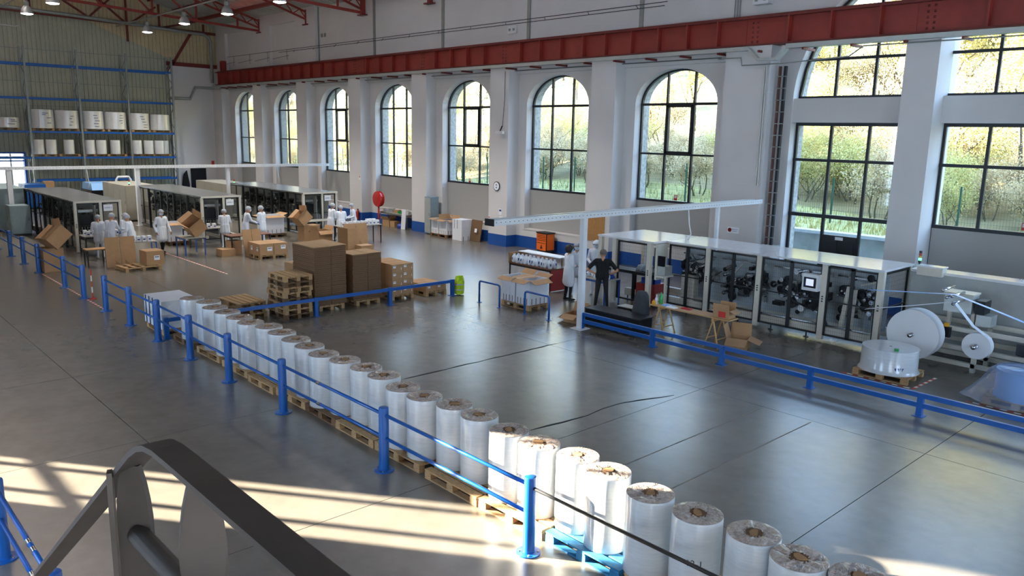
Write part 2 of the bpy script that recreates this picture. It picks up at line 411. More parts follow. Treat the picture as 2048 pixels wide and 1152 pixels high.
# piers
piers = [(-57.5, -56.0)] + [(-27.12+5.97*k, -25.89+5.97*k) for k in range(-4, 2)] + [(-15.2, -13.55), (-9.4, -8.5), (-4.85, -3.9), (.1, 1.2)]
for a, b in piers:
    zt = 7.95
    m_ = MB(); m_.box(a, b, YF*0+23.65, YW, .52, zt); p_ = m_.build('pier', 'wall_white', wbk)
    MB().box(a-.004, b+.004, 23.645, YW, 0, .52).build('pier_base', 'blue_paint_wall', wbk)
# big arch: centre pier behind, cross beam between lower and upper lights
MB().box(-9.4, -8.5, YW, YO, 0, 10.1).build('arch_pier', 'wall_white', wbk)
for a, b in ((GXC-GHW, -9.4), (-8.5, GXC+GHW)):
    MB().box(a, b, YW+.06, YO, 5.55, 6.3).build('spandrel_beam', 'wall_white', wbk)
# blue dado along the recessed wall
prev = X0
for a, b, xc in openings:
    if xc is None:
        MB().box(prev, a, YW-.006, YW, 0, .52).build('dado', 'blue_paint_wall', wbk); prev = b; continue
    MB().box(prev, b, YW-.006, YW, 0, .52).build('dado', 'blue_paint_wall', wbk); prev = b
    MB().box(a, b, YW-.02, YG, SILL-.03, SILL+.02).build('sill_board', 'wall_white', wbk)
# thin grey upright strips on the upper wall
for x in (-43.2, -37.25, -31.3, -25.35, -19.3):
    MB().box(x-.09, x+.09, YW-.05, YW, 8.0, WTOP).build('grey_strip', 'galv', wbk)

# windows
pane_kind = {}
def vbar(mb, x, z0, z1, w=.07, d=.09): mb.box(x-w/2, x+w/2, YG-d/2, YG+d/2, z0, z1)
def hbar(mb, x0, x1, z, w=.07, d=.10): mb.box(x0, x1, YG-d/2, YG+d/2, z-w/2, z+w/2)
def pane(parent, poly, m='glass'):
    MB().prism(poly, YG-.004, YG+.004, 'xz').build('pane', m, parent)
def arch_frame(mb, ar, w=.07):
    for i in range(len(ar)-1):
        mb.bar((ar[i][0], YG, ar[i][1]), (ar[i+1][0], YG, ar[i+1][1]), .10, w, up=(0, 0, 1))
def arched_window(n, xc, frost=True, vent=False):
    w = struct('window_%d' % n, (0, 0, 0), label='tall arched window with dark steel glazing bars')
    ar = arc(xc, HW-.03, SPR, RISE-.03, 24); xa, xb = xc-HW, xc+HW
    m_ = MB(); arch_frame(m_, ar); vbar(m_, xa+.035, SILL, SPR); vbar(m_, xb-.035, SILL, SPR); m_.build('window_frame', 'steel_dark_frame', w)
    for z, ww in ((SILL+.04, .06), (TR, .11), (B2, .07), (SPR, .09)):
        MB_ = MB(); hbar(MB_, xa, xb, z, ww, .12 if ww > .08 else .1); MB_.build('glazing_bar', 'steel_dark_frame', w)
    zt = SPR+(RISE-.03)*math.sqrt(1-(.6/(HW-.03))**2)
    for x in (xc-.6, xc+.6):
        MB_ = MB(); vbar(MB_, x, SILL, zt, .07); MB_.build('glazing_bar', 'steel_dark_frame', w)
    if vent:
        m_ = MB()
        for x in (xc-.53, xc+.53): m_.box(x-.045, x+.045, YG-.07, YG+.05, B2, SPR)
        for z in (B2+.07, SPR-.07): m_.box(xc-.57, xc+.57, YG-.07, YG+.05, z-.045, z+.045)
        m_.build('vent_sash', 'steel_dark_frame', w)
    cols = [(xa, xc-.6), (xc-.6, xc+.6), (xc+.6, xb)]
    for a, b in cols:
        for z0, z1, mm in ((SILL, TR, 'glass'), (TR, B2, 'glass'), (B2, SPR, 'glass')):
            pane(w, [(a, z0), (b, z0), (b, z1), (a, z1)], mm)
        top = [(x, z) for x, z in ar if a+.001 < x < b-.001]
        def za(x): return SPR+(RISE-.03)*math.sqrt(max(0, 1-((x-xc)/(HW-.03))**2))
        pts = [(a, SPR), (b, SPR), (b, za(b))] + top[::-1] + [(a, za(a))]
        pane(w, pts)
    if frost: MB().box(xa+.02, xb-.02, YG-.085, YG-.075, SILL+.02, TR-.03).build('obscuring_sheet', 'frosted', w)
    return w
for i, xc in enumerate(WC[::-1]): arched_window(i+1, xc, True, vent=(i in (2, 4, 6)))
arched_window(10, -1.9, False); arched_window(11, 3.2, False)  # pair beyond the view, added to let in more daylight
def twin_window(n, xa, xb, door, frost):
    w = struct('window_%d' % n, label='large square-headed window under the big arch')
    c1, c2 = xa+(xb-xa)/3, xa+2*(xb-xa)/3
    m_ = MB(); vbar(m_, xa+.04, 0, 5.55, .08); vbar(m_, xb-.04, 0, 5.55, .08); hbar(m_, xa, xb, 5.5, .1); m_.build('window_frame', 'steel_dark_frame', w)
    for z, ww in ((TR, .12), (B2, .09)):
        q = MB(); hbar(q, xa, xb, z, ww, .13); q.build('glazing_bar', 'steel_dark_frame', w)
    for x in (c1, c2):
        q = MB(); vbar(q, x, 0, 5.5, .085); q.build('glazing_bar', 'steel_dark_frame', w)
    cols = [(xa, c1), (c1, c2), (c2, xb)]
    for k, (a, b) in enumerate(cols):
        pane(w, [(a, TR), (b, TR), (b, B2), (a, B2)]); pane(w, [(a, B2), (b, B2), (b, 5.5), (a, 5.5)])
        if door and k == 1: continue
        pane(w, [(a, .02), (b, .02), (b, TR), (a, TR)], 'glass')
    if frost: MB().box(xa+.03, xb-.03, YG-.095, YG-.085, .02, TR-.04).build('obscuring_sheet', 'frosted', w)
    # upper light under the arch
    def za(x): return GSPR+math.sqrt(max(0, (GHW-.04)**2-(x-GXC)**2))
    m_ = MB(); hbar(m_, xa, xb, 6.34, .08); N = 20
    pts = [(xa+(xb-xa)*i/N, za(xa+(xb-xa)*i/N)) for i in range(N+1)]
    arch_frame(m_, pts, .08)
    m_.build('upper_frame', 'steel_dark_frame', w)
    for x in (c1, c2):
        q = MB(); vbar(q, x, 6.3, za(x), .08); q.build('glazing_bar', 'steel_dark_frame', w)
    for z in (7.5, 8.9):
        l, r = max(xa, GXC-math.sqrt(max(.01, GHW**2-(z-GSPR)**2))), min(xb, GXC+math.sqrt(max(.01, GHW**2-(z-GSPR)**2)))
        q = MB(); hbar(q, l, r, z, .08); q.build('glazing_bar', 'steel_dark_frame', w)
    for a, b in cols:
        K = 8; tp = [(a+(b-a)*i/K, za(a+(b-a)*i/K)) for i in range(K+1)]
        pane(w, [(a, 6.34), (b, 6.34)] + tp[::-1])
    return w, c1, c2
w8, d1, d2 = twin_window(8, GXC-GHW, -9.4, True, False)
twin_window(9, -8.5, GXC+GHW, False, True)
dr = struct('door_1', label='dark steel double door with small glazed top under the big window')
MB().box(d1+.05, d2-.05, YG-.05, YG+.03, 0, 2.02).build('door_leaf', 'steel_dark_frame', dr)
MB().box(d1+.12, (d1+d2)/2-.05, YG-.065, YG-.05, .2, 1.85).build('door_panel', 'steel_dark_frame', dr)
MB().box((d1+d2)/2+.05, d2-.12, YG-.065, YG-.05, .2, 1.85).build('door_panel', 'steel_dark_frame', dr)
MB().box((d1+d2)/2-.13, (d1+d2)/2+.13, YG-.06, YG-.05, 1.88, 1.98).build('door_plate', 'sign_white', dr)
pane(dr, [(d1, 2.02), (d2, 2.02), (d2, TR), (d1, TR)])
# small red extinguisher signs stuck in the window bottoms
for x, y in ((-22.0+.9, 0),): pass

# near long wall (behind the camera) with the window that lets the sun in, plus two added fill-light windows
wf = struct('wall_front', label='white long wall on the camera side')
SX, WT = -19.54, 1.15   # window centre, wall thickness
def near_wall(mb, wins):
    prev = X0-.4; y0, y1 = YF-WT, YF
    for xc in wins:
        a, b = xc-HW, xc+HW; mb.box(prev, a, y0, y1, 0, WTOP); mb.box(a, b, y0, y1, 0, SILL)
        ar = arc(xc, HW, SPR, RISE)
        for i in range(len(ar)-1):
            p, q = ar[i], ar[i+1]
            mb.add([(p[0],y0,p[1]),(q[0],y0,q[1]),(q[0],y0,WTOP),(p[0],y0,WTOP),(p[0],y1,p[1]),(q[0],y1,q[1]),(q[0],y1,WTOP),(p[0],y1,WTOP)],
                   [(3,2,1,0),(4,5,6,7),(1,5,4,0),(7,6,2,3)])
        prev = b
    mb.box(prev, X1+.3, y0, y1, 0, WTOP)
m_ = MB(); near_wall(m_, [SX, -8.5, 3.6]); m_.build('wall_leaf', 'wall_white', wf)
yy = YF-.35
for wi, (wx, dx, zs) in enumerate(((SX, .2, (SILL+.04, 2.83)), (-8.5, 0, (SILL+.04, TR, B2, SPR)), (3.6, 0, (SILL+.04, TR, B2, SPR)))):
    wn = struct('window_%d' % (12+wi), label='unseen arched daylight window in the camera-side wall')
    q = MB()
    for x in (wx-.6+dx, wx+.6+dx, wx-HW+.03, wx+HW-.03): q.box(x-.035, x+.035, yy-.05, yy+.05, SILL, SPR+RISE*math.sqrt(max(0, 1-((x-wx)/HW)**2)))
    for z in zs: q.box(wx-HW, wx+HW, yy-.05, yy+.05, z-.045, z+.045)
    q.build('window_frame', 'steel_dark_frame', wn)

# right end wall behind the camera, with tall openings added for fill light
wr_ = struct('wall_right', label='white end wall behind the camera')
m_ = MB(); prev = YF-WT
for a, b in ((7.5, 11.1), (18.5, 22.1)):
    m_.box(X1, X1+.4, prev, a, 0, 7.5); m_.box(X1, X1+.4, a, b, 0, 1.0); prev = b
m_.box(X1, X1+.4, prev, YO, 0, 7.5); m_.box(X1, X1+.4, YF-WT, YO, 7.5, 16.5); m_.build('wall_leaf', 'wall_white', wr_)

# left end wall: plaster at the corner, profiled sheet cladding elsewhere, one bright opening
wl = struct('wall_left', label='end wall of profiled metal sheets behind the pallet rack')
DY0, DY1, DZ = 7.4, 11.45, 3.15
m_ = MB()
m_.box(X0-.4, X0-.25, YF-WT, DY0, 0, 16.2); m_.box(X0-.4, X0-.25, DY0, DY1, DZ, 16.2); m_.box(X0-.4, X0-.25, DY1, YO, 0, 16.2)
m_.build('backing', 'clad_green', wl)
MB().box(X0-.25, X0, 20.65, 24.3, 0, 9.3).build('plaster_corner', 'wall_white', wl)
MB().box(X0, X0+.006, 22.9, 23.65, 0, .52).build('dado', 'blue_paint_wall', wl)
def sheet(y0, y1, zf0, zf1, m, x=X0-.12, pitch=.25, name='cladding_sheet'):
    mb = MB(); n = max(1, round((y1-y0)/pitch)); p = (y1-y0)/n; prof = []
    for k in range(n):
        b = y0+k*p; prof += [(b, 0), (b+p*.62, 0), (b+p*.70, .045), (b+p*.92, .045)]
    prof.append((y1, 0))
    for i in range(len(prof)-1):
        (ya, da), (yb, db) = prof[i], prof[i+1]
        mb.quad((x-da, ya, zf0(ya)), (x-db, yb, zf0(yb)), (x-db, yb, zf1(yb)), (x-da, ya, zf1(ya)))
    return mb.build(name, m, wl)
diag = lambda y: 11.85 if y < 15.0 else 11.85-(y-15.0)*.388
zer = lambda y: DZ+.05 if DY0 < y < DY1 else 0
y = -2.5
while y < 20.6:
    yb = min(y+1.0, 20.65)
    base = (lambda yy, c=(y+yb)/2: DZ+.02 if DY0-.2 < c < DY1+.1 else 0.)
    sheet(y, yb, base, diag, 'clad_green'); y += 1.0
    if y > 20.6: break
y = -2.5
while y < 24.25:
    yb = min(y+1.0, 24.25)
    lo = (lambda yy: max(9.3, diag(yy))) if y > 15 else diag
    lo2 = (lambda yy: 9.3 if yy > 21.5 else diag(yy))
    sheet(y, yb, lo2, (lambda yy: roof_z(yy)+.1), 'clad_beige', X0-.16, .25); y += 1.0
# red steel frame on the end wall
ef = thing('gable_frame', 'dark red steel gable frame with braces high on the cladding', 'steel frame')
def ebar(a, b, w=.16, x=X0+.02, nm='member'): MB().bar((x, a[0], a[1]), (x, b[0], b[1]), .12, w).build(nm, 'red_oxide_dark', ef)
ebar((20.5, 9.28), (24.2, 9.25), .26, nm='beam'); ebar((20.9, 9.2), (22.35, 11.5), .16, nm='brace'); ebar((20.45, 8.7), (21.0, 9.5), .16, nm='brace')
ebar((5, 11.9), (24.2, 11.5), .18, nm='chord')
for a, b in (((18.1, 10.5), (18.1, 14.0)), ((20.2, 11.5), (20.2, 13.1)), ((23.2, 11.5), (23.2, 12.1)), ((12.5, 11.9), (12.5, 15))): ebar(a, b, .10, nm='post')
for a, b in (((15.8, 11.8), (17.7, 13.6)), ((15.8, 11.8), (13.2, 13.4)), ((18.2, 11.6), (20.0, 12.9)), ((20.3, 11.6), (22.6, 12.2)), ((18.0, 11.7), (16.2, 13.2))): ebar(a, b, .11, nm='brace')
# yard beyond the end wall opening; its white wall is added to block sun
MB().box(X0-12, X0-.4, 0, 26, -.2, -.02).build('yard_ground', 'ext_paving')['kind'] = 'structure'
o = struct('wall_yard_added', label='added white wall beyond the end door, bright and blocking the sun'); MB().box(X0-8.3, X0-8, -4, 24, 0, 7).build('wall_leaf', 'wall_white', o)
d2_ = struct('door_2', label='wide bright opening in the cladded end wall')
for a, b, c, d in ((DY0-.1, DY0, 0, DZ+.1), (DY1, DY1+.1, 0, DZ+.1), (DY0, DY1, DZ, DZ+.1)):
    MB().box(X0-.35, X0-.02, a, b, c, d).build('door_frame', 'rack_blue', d2_)
MB().box(X0-.3, X0-.2, DY0, DY1, 2.66, 2.74).build('door_frame', 'rack_blue', d2_)
for y in (9.0, 10.75): MB().box(X0-.3, X0-.22, y-.04, y+.04, 0, DZ).build('door_mullion', 'galv_light', d2_)
# dark personnel door at the corner
d3 = struct('door_3', label='dark navy personnel door on the white corner wall')
MB().box(X0, X0+.05, 21.75, 22.85, 0, 2.1).build('door_leaf', 'screen_dark', d3)
MB().tube([(X0+.1, 22.7, 1.0), (X0+.1, 22.7, 1.2)], .012).build('door_handle', 'chrome', d3)
sg = tag(MB().box(X0, X0+.02, 23.3, 23.5, 2.35, 2.62).build('fire_sign', ['plastic_red']), 'small red fire sign on the white corner wall by the rack', 'sign')

# roof
cl = struct('ceiling', label='corrugated metal roof underside')
RLX = [-35.0, -30.0, -25.0, -20.0, -15.0, -10.0]  # roof bays that get the added light-giving sheets
RLN = [-52.4, -46.4, -40.4, -34.4, -28.4]
def roof_sheet(xa, xb, side):
    mb = MB(); n = round((xb-xa)/.30); p = (xb-xa)/n; prof = []
    for k in range(n): b = xa+k*p; prof += [(b, 0), (b+p*.5, 0), (b+p*.6, .06), (b+p*.9, .06)]
    prof.append((xb, 0)); ya, yb = (YO, RIDGE_Y) if side > 0 else (RIDGE_Y, YF-WT)
    za, zb = roof_z(ya)+.25, roof_z(yb)+.25
    rl = any(abs((xa+xb)/2-c) < .61 for c in (RLX if side > 0 else RLN)); spans = [(ya, yb, 'roof_sheet')]
    if rl: m1, m2 = (22.2, 18.0) if side > 0 else (9.6, 5.0); spans = [(ya, m1, 'roof_sheet'), (m1, m2, 'added_rooflight'), (m2, yb, 'roof_sheet')]
    for s0, s1, mm in spans:
        mb = MB(); z0, z1 = roof_z(s0)+.25, roof_z(s1)+.25
        for i in range(len(prof)-1):
            (p0, d0), (p1, e1) = prof[i], prof[i+1]
            mb.quad((p0, s0, z0+d0), (p1, s0, z0+e1), (p1, s1, z1+e1), (p0, s1, z1+d0))
        mb.build('roof_sheet' if mm == 'roof_sheet' else 'added_rooflight_sheet', mm, cl)
x = X0-.4
while x < X1+.4:
    xb = min(x+1.2, X1+.45)
    roof_sheet(x, xb, 1); roof_sheet(x, xb, -1)
    x += 1.2
for k in range(9):
    for sgn in (1, -1):
        y = RIDGE_Y + sgn*(.7+k*1.62); MB().box(X0-.2, X1, y-.04, y+.04, roof_z(y)+.08, roof_z(y)+.24).build('purlin', 'red_oxide_dark', cl)

def truss(x, primary, label):
    t = thing('roof_truss', label, 'roof truss')
    for sgn in (1, -1):
        Y = lambda y: RIDGE_Y+sgn*(y-RIDGE_Y)
        # lattice rafter: two chords with zigzag lacing
        for off, nm in ((0, 'upper_chord'), (-.42, 'lower_chord')):
            MB().bar((x, Y(24.1), roof_z(24.1)+off+.02), (x, Y(10.8), roof_z(10.8)+off+.02), .1, .1).build(nm, 'red_oxide', t)
        mb = MB(); n = 30
        for i in range(n):
            ya, yb = 24.1-13.3*i/n, 24.1-13.3*(i+1)/n
            if i % 2: mb.bar((x, Y(ya), roof_z(ya)+.02), (x, Y(yb), roof_z(yb)-.40), .05)
            else: mb.bar((x, Y(ya), roof_z(ya)-.40), (x, Y(yb), roof_z(yb)+.02), .05)
        mb.build('lacing', 'red_oxide', t)
        MB().box(x-.09, x+.09, *sorted((Y(24.24), Y(24.02))), 11.12, 11.95).build('end_post', 'red_oxide', t)
        MB().box(x-.3, x+.3, *sorted((Y(24.24), Y(23.95))), 11.08, 11.14).build('foot_plate', 'red_oxide_dark', t)
        if primary:
            zb = lambda y: 11.22+(24.2-y)*.05
            MB().bar((x, Y(24.1), zb(24.1)), (x, Y(10.8), zb(10.8)), .12, .14).build('bottom_chord', 'red_oxide', t)
            for y in (22.6, 20.0, 17.4, 14.6, 11.6):
                MB().bar((x, Y(y), zb(y)), (x, Y(y), roof_z(y)-.4), .09).build('web_post', 'red_oxide', t)
            for a, b in ((20.0, 17.4), (17.4, 14.6), (14.6, 11.6)):
                MB().bar((x, Y(a), zb(a)), (x, Y(b), roof_z(b)-.45), .08).build('web_diagonal', 'red_oxide', t)
names = {-50.5: 'red lattice roof truss with bottom chord, nearest to the end wall', -38.2: 'red lattice roof truss with bottom chord, cut by the picture top',
         -44.3: 'slender red lattice rafter without bottom chord between two trusses', -32.2: 'red truss foot standing alone high on the white wall'}
for k in range(1, 10):
    x = -56.65+6.13*k if k > 1 else -50.5
    x = {1: -50.5, 2: -44.3, 3: -38.2, 4: -32.2}.get(k, x)
    truss(x, k % 2 == 1, names.get(x, 'red lattice roof truss above the frame, %s from the end wall' % ORD[k-1]))
lg = tag(MB().tube([(-57.3, 22.15, 12.15), (-8, 22.15, 12.15)], .13, 10).build('longitudinal_tie', 'red_oxide', smooth=True), 'thick red tie tube running along the eaves through the trusses', 'beam')

# crane runway girder
gd = thing('runway_girder', 'long rust-red riveted runway girder along the window wall', 'girder', (0, 0, 0))
GA, GB = -56.9, X1
MB().box(GA, GB, 23.83, 23.86, 7.98, 8.85).build('web', 'red_oxide', gd)
MB().box(GA, GB, 23.62, 24.08, 8.80, 8.86).build('top_flange', 'red_oxide_dark', gd)
MB().box(GA, GB, 23.62, 24.08, 7.96, 8.01).build('bottom_flange', 'red_oxide_dark', gd)
MB().box(GA, GB, 23.78, 23.92, 8.86, 8.92).build('crane_rail', 'red_oxide_dark', gd)
stf = [-56.5,-55.3,-54.1,-52.96,-51.7,-50.58,-49.4,-48.17,-46.99,-45.76,-44.51,-43.29,-42.05,-40.79,-39.51,-37.23,-35.98,-34.78,-33.6,-31.21,-30.0,-28.84,-27.62,-25.27,-24.09,-22.9,-21.69,-20.54,-19.28,-18.06,-16.83,-15.61,-13.05,-11.68,-10.23,-7.43,-6.2,-5.0,-3.8,-2.6,-1.2,0,1.2,2.4,3.6,4.8]
me = MB().box(-.025, .025, 23.64, 23.83, 8.01, 8.80).mesh('stiffener', 'red_oxide')
for x in stf: link('stiffener', me, gd, (x, 0, 0))
rv = MB()
def rivet(x, z, r=.022): rv.lathe([(r, 0), (r*.8, .014), (.0001, .02)], (x, 0, z), 6, 'z')
rv2 = MB()
def rv_at(x, z, r): rv2.add([(x-r, 23.83, z-r), (x+r, 23.83, z-r), (x+r, 23.83, z+r), (x-r, 23.83, z+r), (x, 23.83-r*.9, z)], [(0, 4, 1), (1, 4, 2), (2, 4, 3), (3, 4, 0)])
for xc in (-38.0, -35.4, -24.5, -14.95, -9.62):
    for i in range(6):
        for j in range(8): rv_at(xc-.27+.11*i, 8.07+.09*j+(.04 if i % 2 else 0), .022)
    MB().box(xc-.36, xc+.36, 23.815, 23.83, 8.02, 8.79).build('splice_plate', 'red_oxide', gd)
for xc in (-38.6, -32.37, -26.42, -14.28, -8.9):
    for i in range(2):
        for j in range(5): rv_at(xc-.09+.18*i, 8.1+.15*j, .035)
o = rv2.build('rivets', 'red_oxide_dark', gd); o['kind'] = 'stuff'
for x, w in ((-55.95, .5),):
    b_ = thing('end_stop', 'red steel end stop standing on the far end of the girder', 'bracket', (x, 23.85, 8.92))
    MB().box(-.2, -.14, -.15, .15, 0, .6).build('upright', 'red_oxide', b_); MB().box(.14, .2, -.15, .15, 0, .6).build('upright', 'red_oxide', b_)
    MB().box(-.2, .2, -.15, .15, .6, .68).build('top_plate', 'red_oxide', b_); MB().box(-.2, .2, .09, .12, 0, .6).build('back_plate', 'red_oxide_dark', b_)
# cable tray hung under the girder
ct = thing('cable_tray', 'grey metal cable tray hanging under the red girder', 'cable tray')
for a, b in ((GA+.4, -14.3), (-13.0, GB)):
    MB().box(a, b, 23.50, 23.52, 7.80, 7.93).build('side_rail', 'galv_light', ct); MB().box(a, b, 23.78, 23.80, 7.80, 7.93).build('side_rail', 'galv_light', ct)
    MB().box(a, b, 23.52, 23.78, 7.80, 7.815).build('tray_bed', 'galv', ct)
for a, b in (((-14.3, 7.86), (-13.95, 7.5)), ((-13.95, 7.5), (-13.3, 7.5)), ((-13.3, 7.5), (-13.0, 7.86))):
    MB().bar((a[0], 23.62, a[1]), (b[0], 23.62, b[1]), .26, .08).build('tray_bend', 'galv_light', ct)
mb = MB().box(-.03, .03, 23.45, 24.2, 7.72, 7.79).mesh('hanger', 'red_oxide_dark')
for x in [GA+1+1.5*k for k in range(40)]: link('hanger', mb, ct, (x, 0, 0))
# thin conduit lower
tag(MB().tube([(-56, 24.0, 7.68), (-15.6, 24.0, 7.68), (-15.45, 23.6, 7.6), (-14.6, 23.6, 7.6), (-14.55, 23.6, 7.35), (-13.2, 23.6, 7.35), (-11.0, 23.6, 7.45), (-10.6, 23.6, 7.72), (5, 23.6, 7.72)], .022, 6).build('conduit', 'galv', smooth=True), 'thin grey conduit bending under the tray beside the wide pier', 'conduit')
# wire tray high on the upper wall with drop brackets
wt_ = thing('wire_tray', 'thin dark wire tray running high along the white upper wall', 'cable tray')
for dz, dy in ((0, 24.02), (-.16, 23.86)):
    MB().bar((-55.6 if dz == 0 else -47.5, dy, 9.85+dz), (-18.0, dy, 9.75+dz), .025).build('wire', 'black_steel', wt_)
for k, x in enumerate([-54.5, -52, -49.4, -46.8]): MB().bar((x, 24.02, 9.85), (x+.9, 23.6, 9.15), .02).build('loose_wire', 'black_steel', wt_); MB().bar((x-1.6, 23.9, 9.35), (x+.5, 23.9, 9.45), .02).build('loose_wire', 'black_steel', wt_)
for k in range(12): MB().bar((-46+2.4*k, 24.22, 9.8), (-45.6+2.4*k, 23.86, 9.62), .02).build('bracket', 'black_steel', wt_)
# duct crossing the gable and dropping at the corner
tag(MB().tube([(-56.9, 5, 12.0), (-56.9, 14.8, 11.74), (-56.9, 23.0, 11.36), (-56.9, 23.3, 11.2), (-56.9, 23.42, 10.9), (-56.9, 23.42, 8.1)], .11, 12).build('duct', 'galv', smooth=True), 'grey round duct crossing the gable and dropping beside the girder end', 'pipe')
tag(MB().tube([(-57.2, 20.5, 6.95), (-57.2, 21.9, 6.95), (-57.2, 22.3, 7.75), (-57.0, 23.3, 7.75), (-55.8, 23.5, 7.75)], .10, 10).build('duct', 'galv', smooth=True), 'grey cable duct stepping up across the white corner wall', 'pipe')

# pipes on the wide pier
vp = thing('riser_ladder', 'brown and black riser cables on a ladder beside the wide pier', 'cable ladder')
MB().box(-13.42, -13.36, 23.95, 24.05, 1.55, 7.3).build('ladder_rail', 'pipe_copper', vp); MB().box(-13.24, -13.16, 23.95, 24.05, 1.55, 7.3).build('cable_bundle', 'cable_black', vp)
me = MB().box(-13.45, -13.1, 23.94, 23.96, -.015, .015).mesh('rung', 'galv')
for k in range(15): link('rung', me, vp, (0, 0, 1.8+.37*k))
for k, x in enumerate((-13.72, -13.64)):
    tag(MB().tube([(x, 23.6, 7.3), (x, 23.6, 3.5-.0*k)], .018, 6).build('conduit', 'galv_light'), ['left', 'right'][k]+' one of two thin pale conduits down the wide pier', 'conduit')
cab = thing('wall_cabinet', 'small grey electrical cabinet at the foot of the riser cables', 'cabinet', (-13.35, 23.9, 0))
MB().box(-.35, .35, -.25, .3, .0, 1.55).build('body', 'galv_light', cab); MB().box(-.3, .3, -.262, -.25, .1, 1.45).build('door', 'machine_grey', cab)
# ------------------------------------------------------------------ outdoors behind the windows
eg = struct('ground', label='grassy ground outside the windows'); 
MB().box(-95, 40, YO, 34.0, -.5, -.05).build('paving', 'ext_paving', eg)
# retaining wall with coping and grass bank above
rw = thing('retaining_wall', 'low concrete retaining wall with a pale coping outside the big window', 'wall', (0, 30.2, 0))
MB().box(-90, 30, 0, .35, -.05, 1.35).build('wall_body', 'ext_concrete', rw)
MB().box(-90, 30, -.12, .45, 1.35, 1.47).build('coping', 'galv_light', rw)
hill = struct('hill', label='grassy bank rising into a wooded hillside')
def hz(x, y):
    d = y-30.5; z = 1.3
    if d > 0: z += .12*d
    if d > 6: z += (d-6)*.16
    z += .6*math.sin(x*.21+1)*min(1, max(0, d/10))+.5*math.sin(x*.09+y*.13)*min(1, max(0, d/10))
    return z
mb = MB(); NX, NY = 70, 26
xs_ = [-120+i*190/NX for i in range(NX+1)]; ys_ = [30.5+(j/NY)**1.35*70 for j in range(NY+1)]
for y in ys_:
    for x in xs_: mb.v.append((x, y, hz(x, y)))
for j in range(NY):
    for i in range(NX):
        a = j*(NX+1)+i; mb.f.append([a, a+1, a+NX+2, a+NX+1]); mb.m.append(0 if ys_[j] < 35 else 1)
mb.build('slope', ['ext_ground', 'ext_hill'], hill, smooth=True)
# tufts of grass on the bank
rg = random.Random(11); mb = MB()
for _ in range(7000):
    x, y = rg.uniform(-60, 10), 30.6+abs(rg.gauss(0, 2.2)); z = hz(x, y); h = rg.uniform(.12, .4); a = rg.uniform(0, 6.28); w = .03
    dx, dy = math.cos(a)*w, math.sin(a)*w; mb.add([(x-dx, y-dy, z), (x+dx, y+dy, z), (x+rg.uniform(-.12, .12), y+rg.uniform(-.12, .12), z+h)], [(0, 1, 2)])
o = mb.build('bank_grass', 'grass_blade'); o['kind'] = 'stuff'; o['label'] = 'rough grass growing on the bank outside the windows'; o['category'] = 'grass'

# green wire mesh fence
fn = thing('mesh_fence', 'green welded wire fence with posts along the bank outside', 'fence', (0, 33.0, 0))
px = MB().box(-.03, .03, -.03, .03, 0, 2.0).mesh('fence_post', 'fence_green')
for k in range(34):
    x = -78+2.5*k; link('fence_post', px, fn, (x, 0, hz(x, 33)-.05))
for k in range(33):
    x = -78+2.5*k; z = hz(x+1.25, 33); mb = MB()
    for i in range(24): mb.box(x+.1*i+.05, x+.1*i+.056, -.003, .003, z+.05, z+1.85)
    for j in range(8): mb.box(x, x+2.5, -.004, .004, z+.1+.24*j, z+.107+.24*j)
    mb.build('mesh_panel', 'fence_green', fn)

# trees and shrubs
def tree_meshes(seed, h, spread, nleaf, leaf, trunk_r, stems=1, lsize=.12):
    rn = random.Random(seed); br = MB(); lf = MB(); tips = []
    def grow(p, d, L, r, lvl):
        n = 4; pts = [p]; rs = [r]
        for i in range(n):
            d = (d+Vector((rn.gauss(0, .16), rn.gauss(0, .16), rn.gauss(.03, .10)))).normalized()
            p = p+d*L/n; pts.append(p); rs.append(max(.006, r*(1-.55*(i+1)/n)))
        br.tube(pts, rs, 5 if lvl < 2 else 3, caps=False)
        for q in pts[1:]: tips.append((q, lvl))
        if lvl < 3:
            for _ in range(rn.randint(3, 4) if lvl < 2 else 3):
                t = rn.randint(1, n); a = rn.uniform(0, 6.28); el = rn.uniform(.15, .9)
                nd = Vector((math.cos(a)*math.cos(el)*spread, math.sin(a)*math.cos(el)*spread, math.sin(el))).normalized()
                grow(pts[t], (nd+d*.5).normalized(), L*rn.uniform(.5, .72), rs[t]*.65, lvl+1)
    for s in range(stems):
        a = rn.uniform(0, 6.28); o = Vector((math.cos(a)*.3, math.sin(a)*.3, 0)) if stems > 1 else Vector((0, 0, 0))
        d0 = Vector((math.cos(a)*.35, math.sin(a)*.35, 1)).normalized() if stems > 1 else Vector((0, 0, 1))
        grow(o, d0, h*.5, trunk_r, 0)
    tp = [q for q, l in tips if l >= 1]
    for _ in range(nleaf):
        q = rn.choice(tp)+Vector((rn.gauss(0, .28), rn.gauss(0, .28), rn.gauss(0, .25))); s = lsize*rn.uniform(.5, 1.2)
        u = Vector((rn.gauss(0, 1), rn.gauss(0, 1), rn.gauss(0, 1))).normalized(); v = u.orthogonal().normalized()
        w = u.cross(v); a = rn.uniform(0, 6.28); v2 = v*math.cos(a)+w*math.sin(a); w2 = u.cross(v2)
        lf.add([q-v2*s, q+w2*s*.5, q+v2*s, q-w2*s*.5], [(0, 1, 2, 3)])
    return br.mesh('branches', 'bark'), lf.mesh('foliage', leaf)
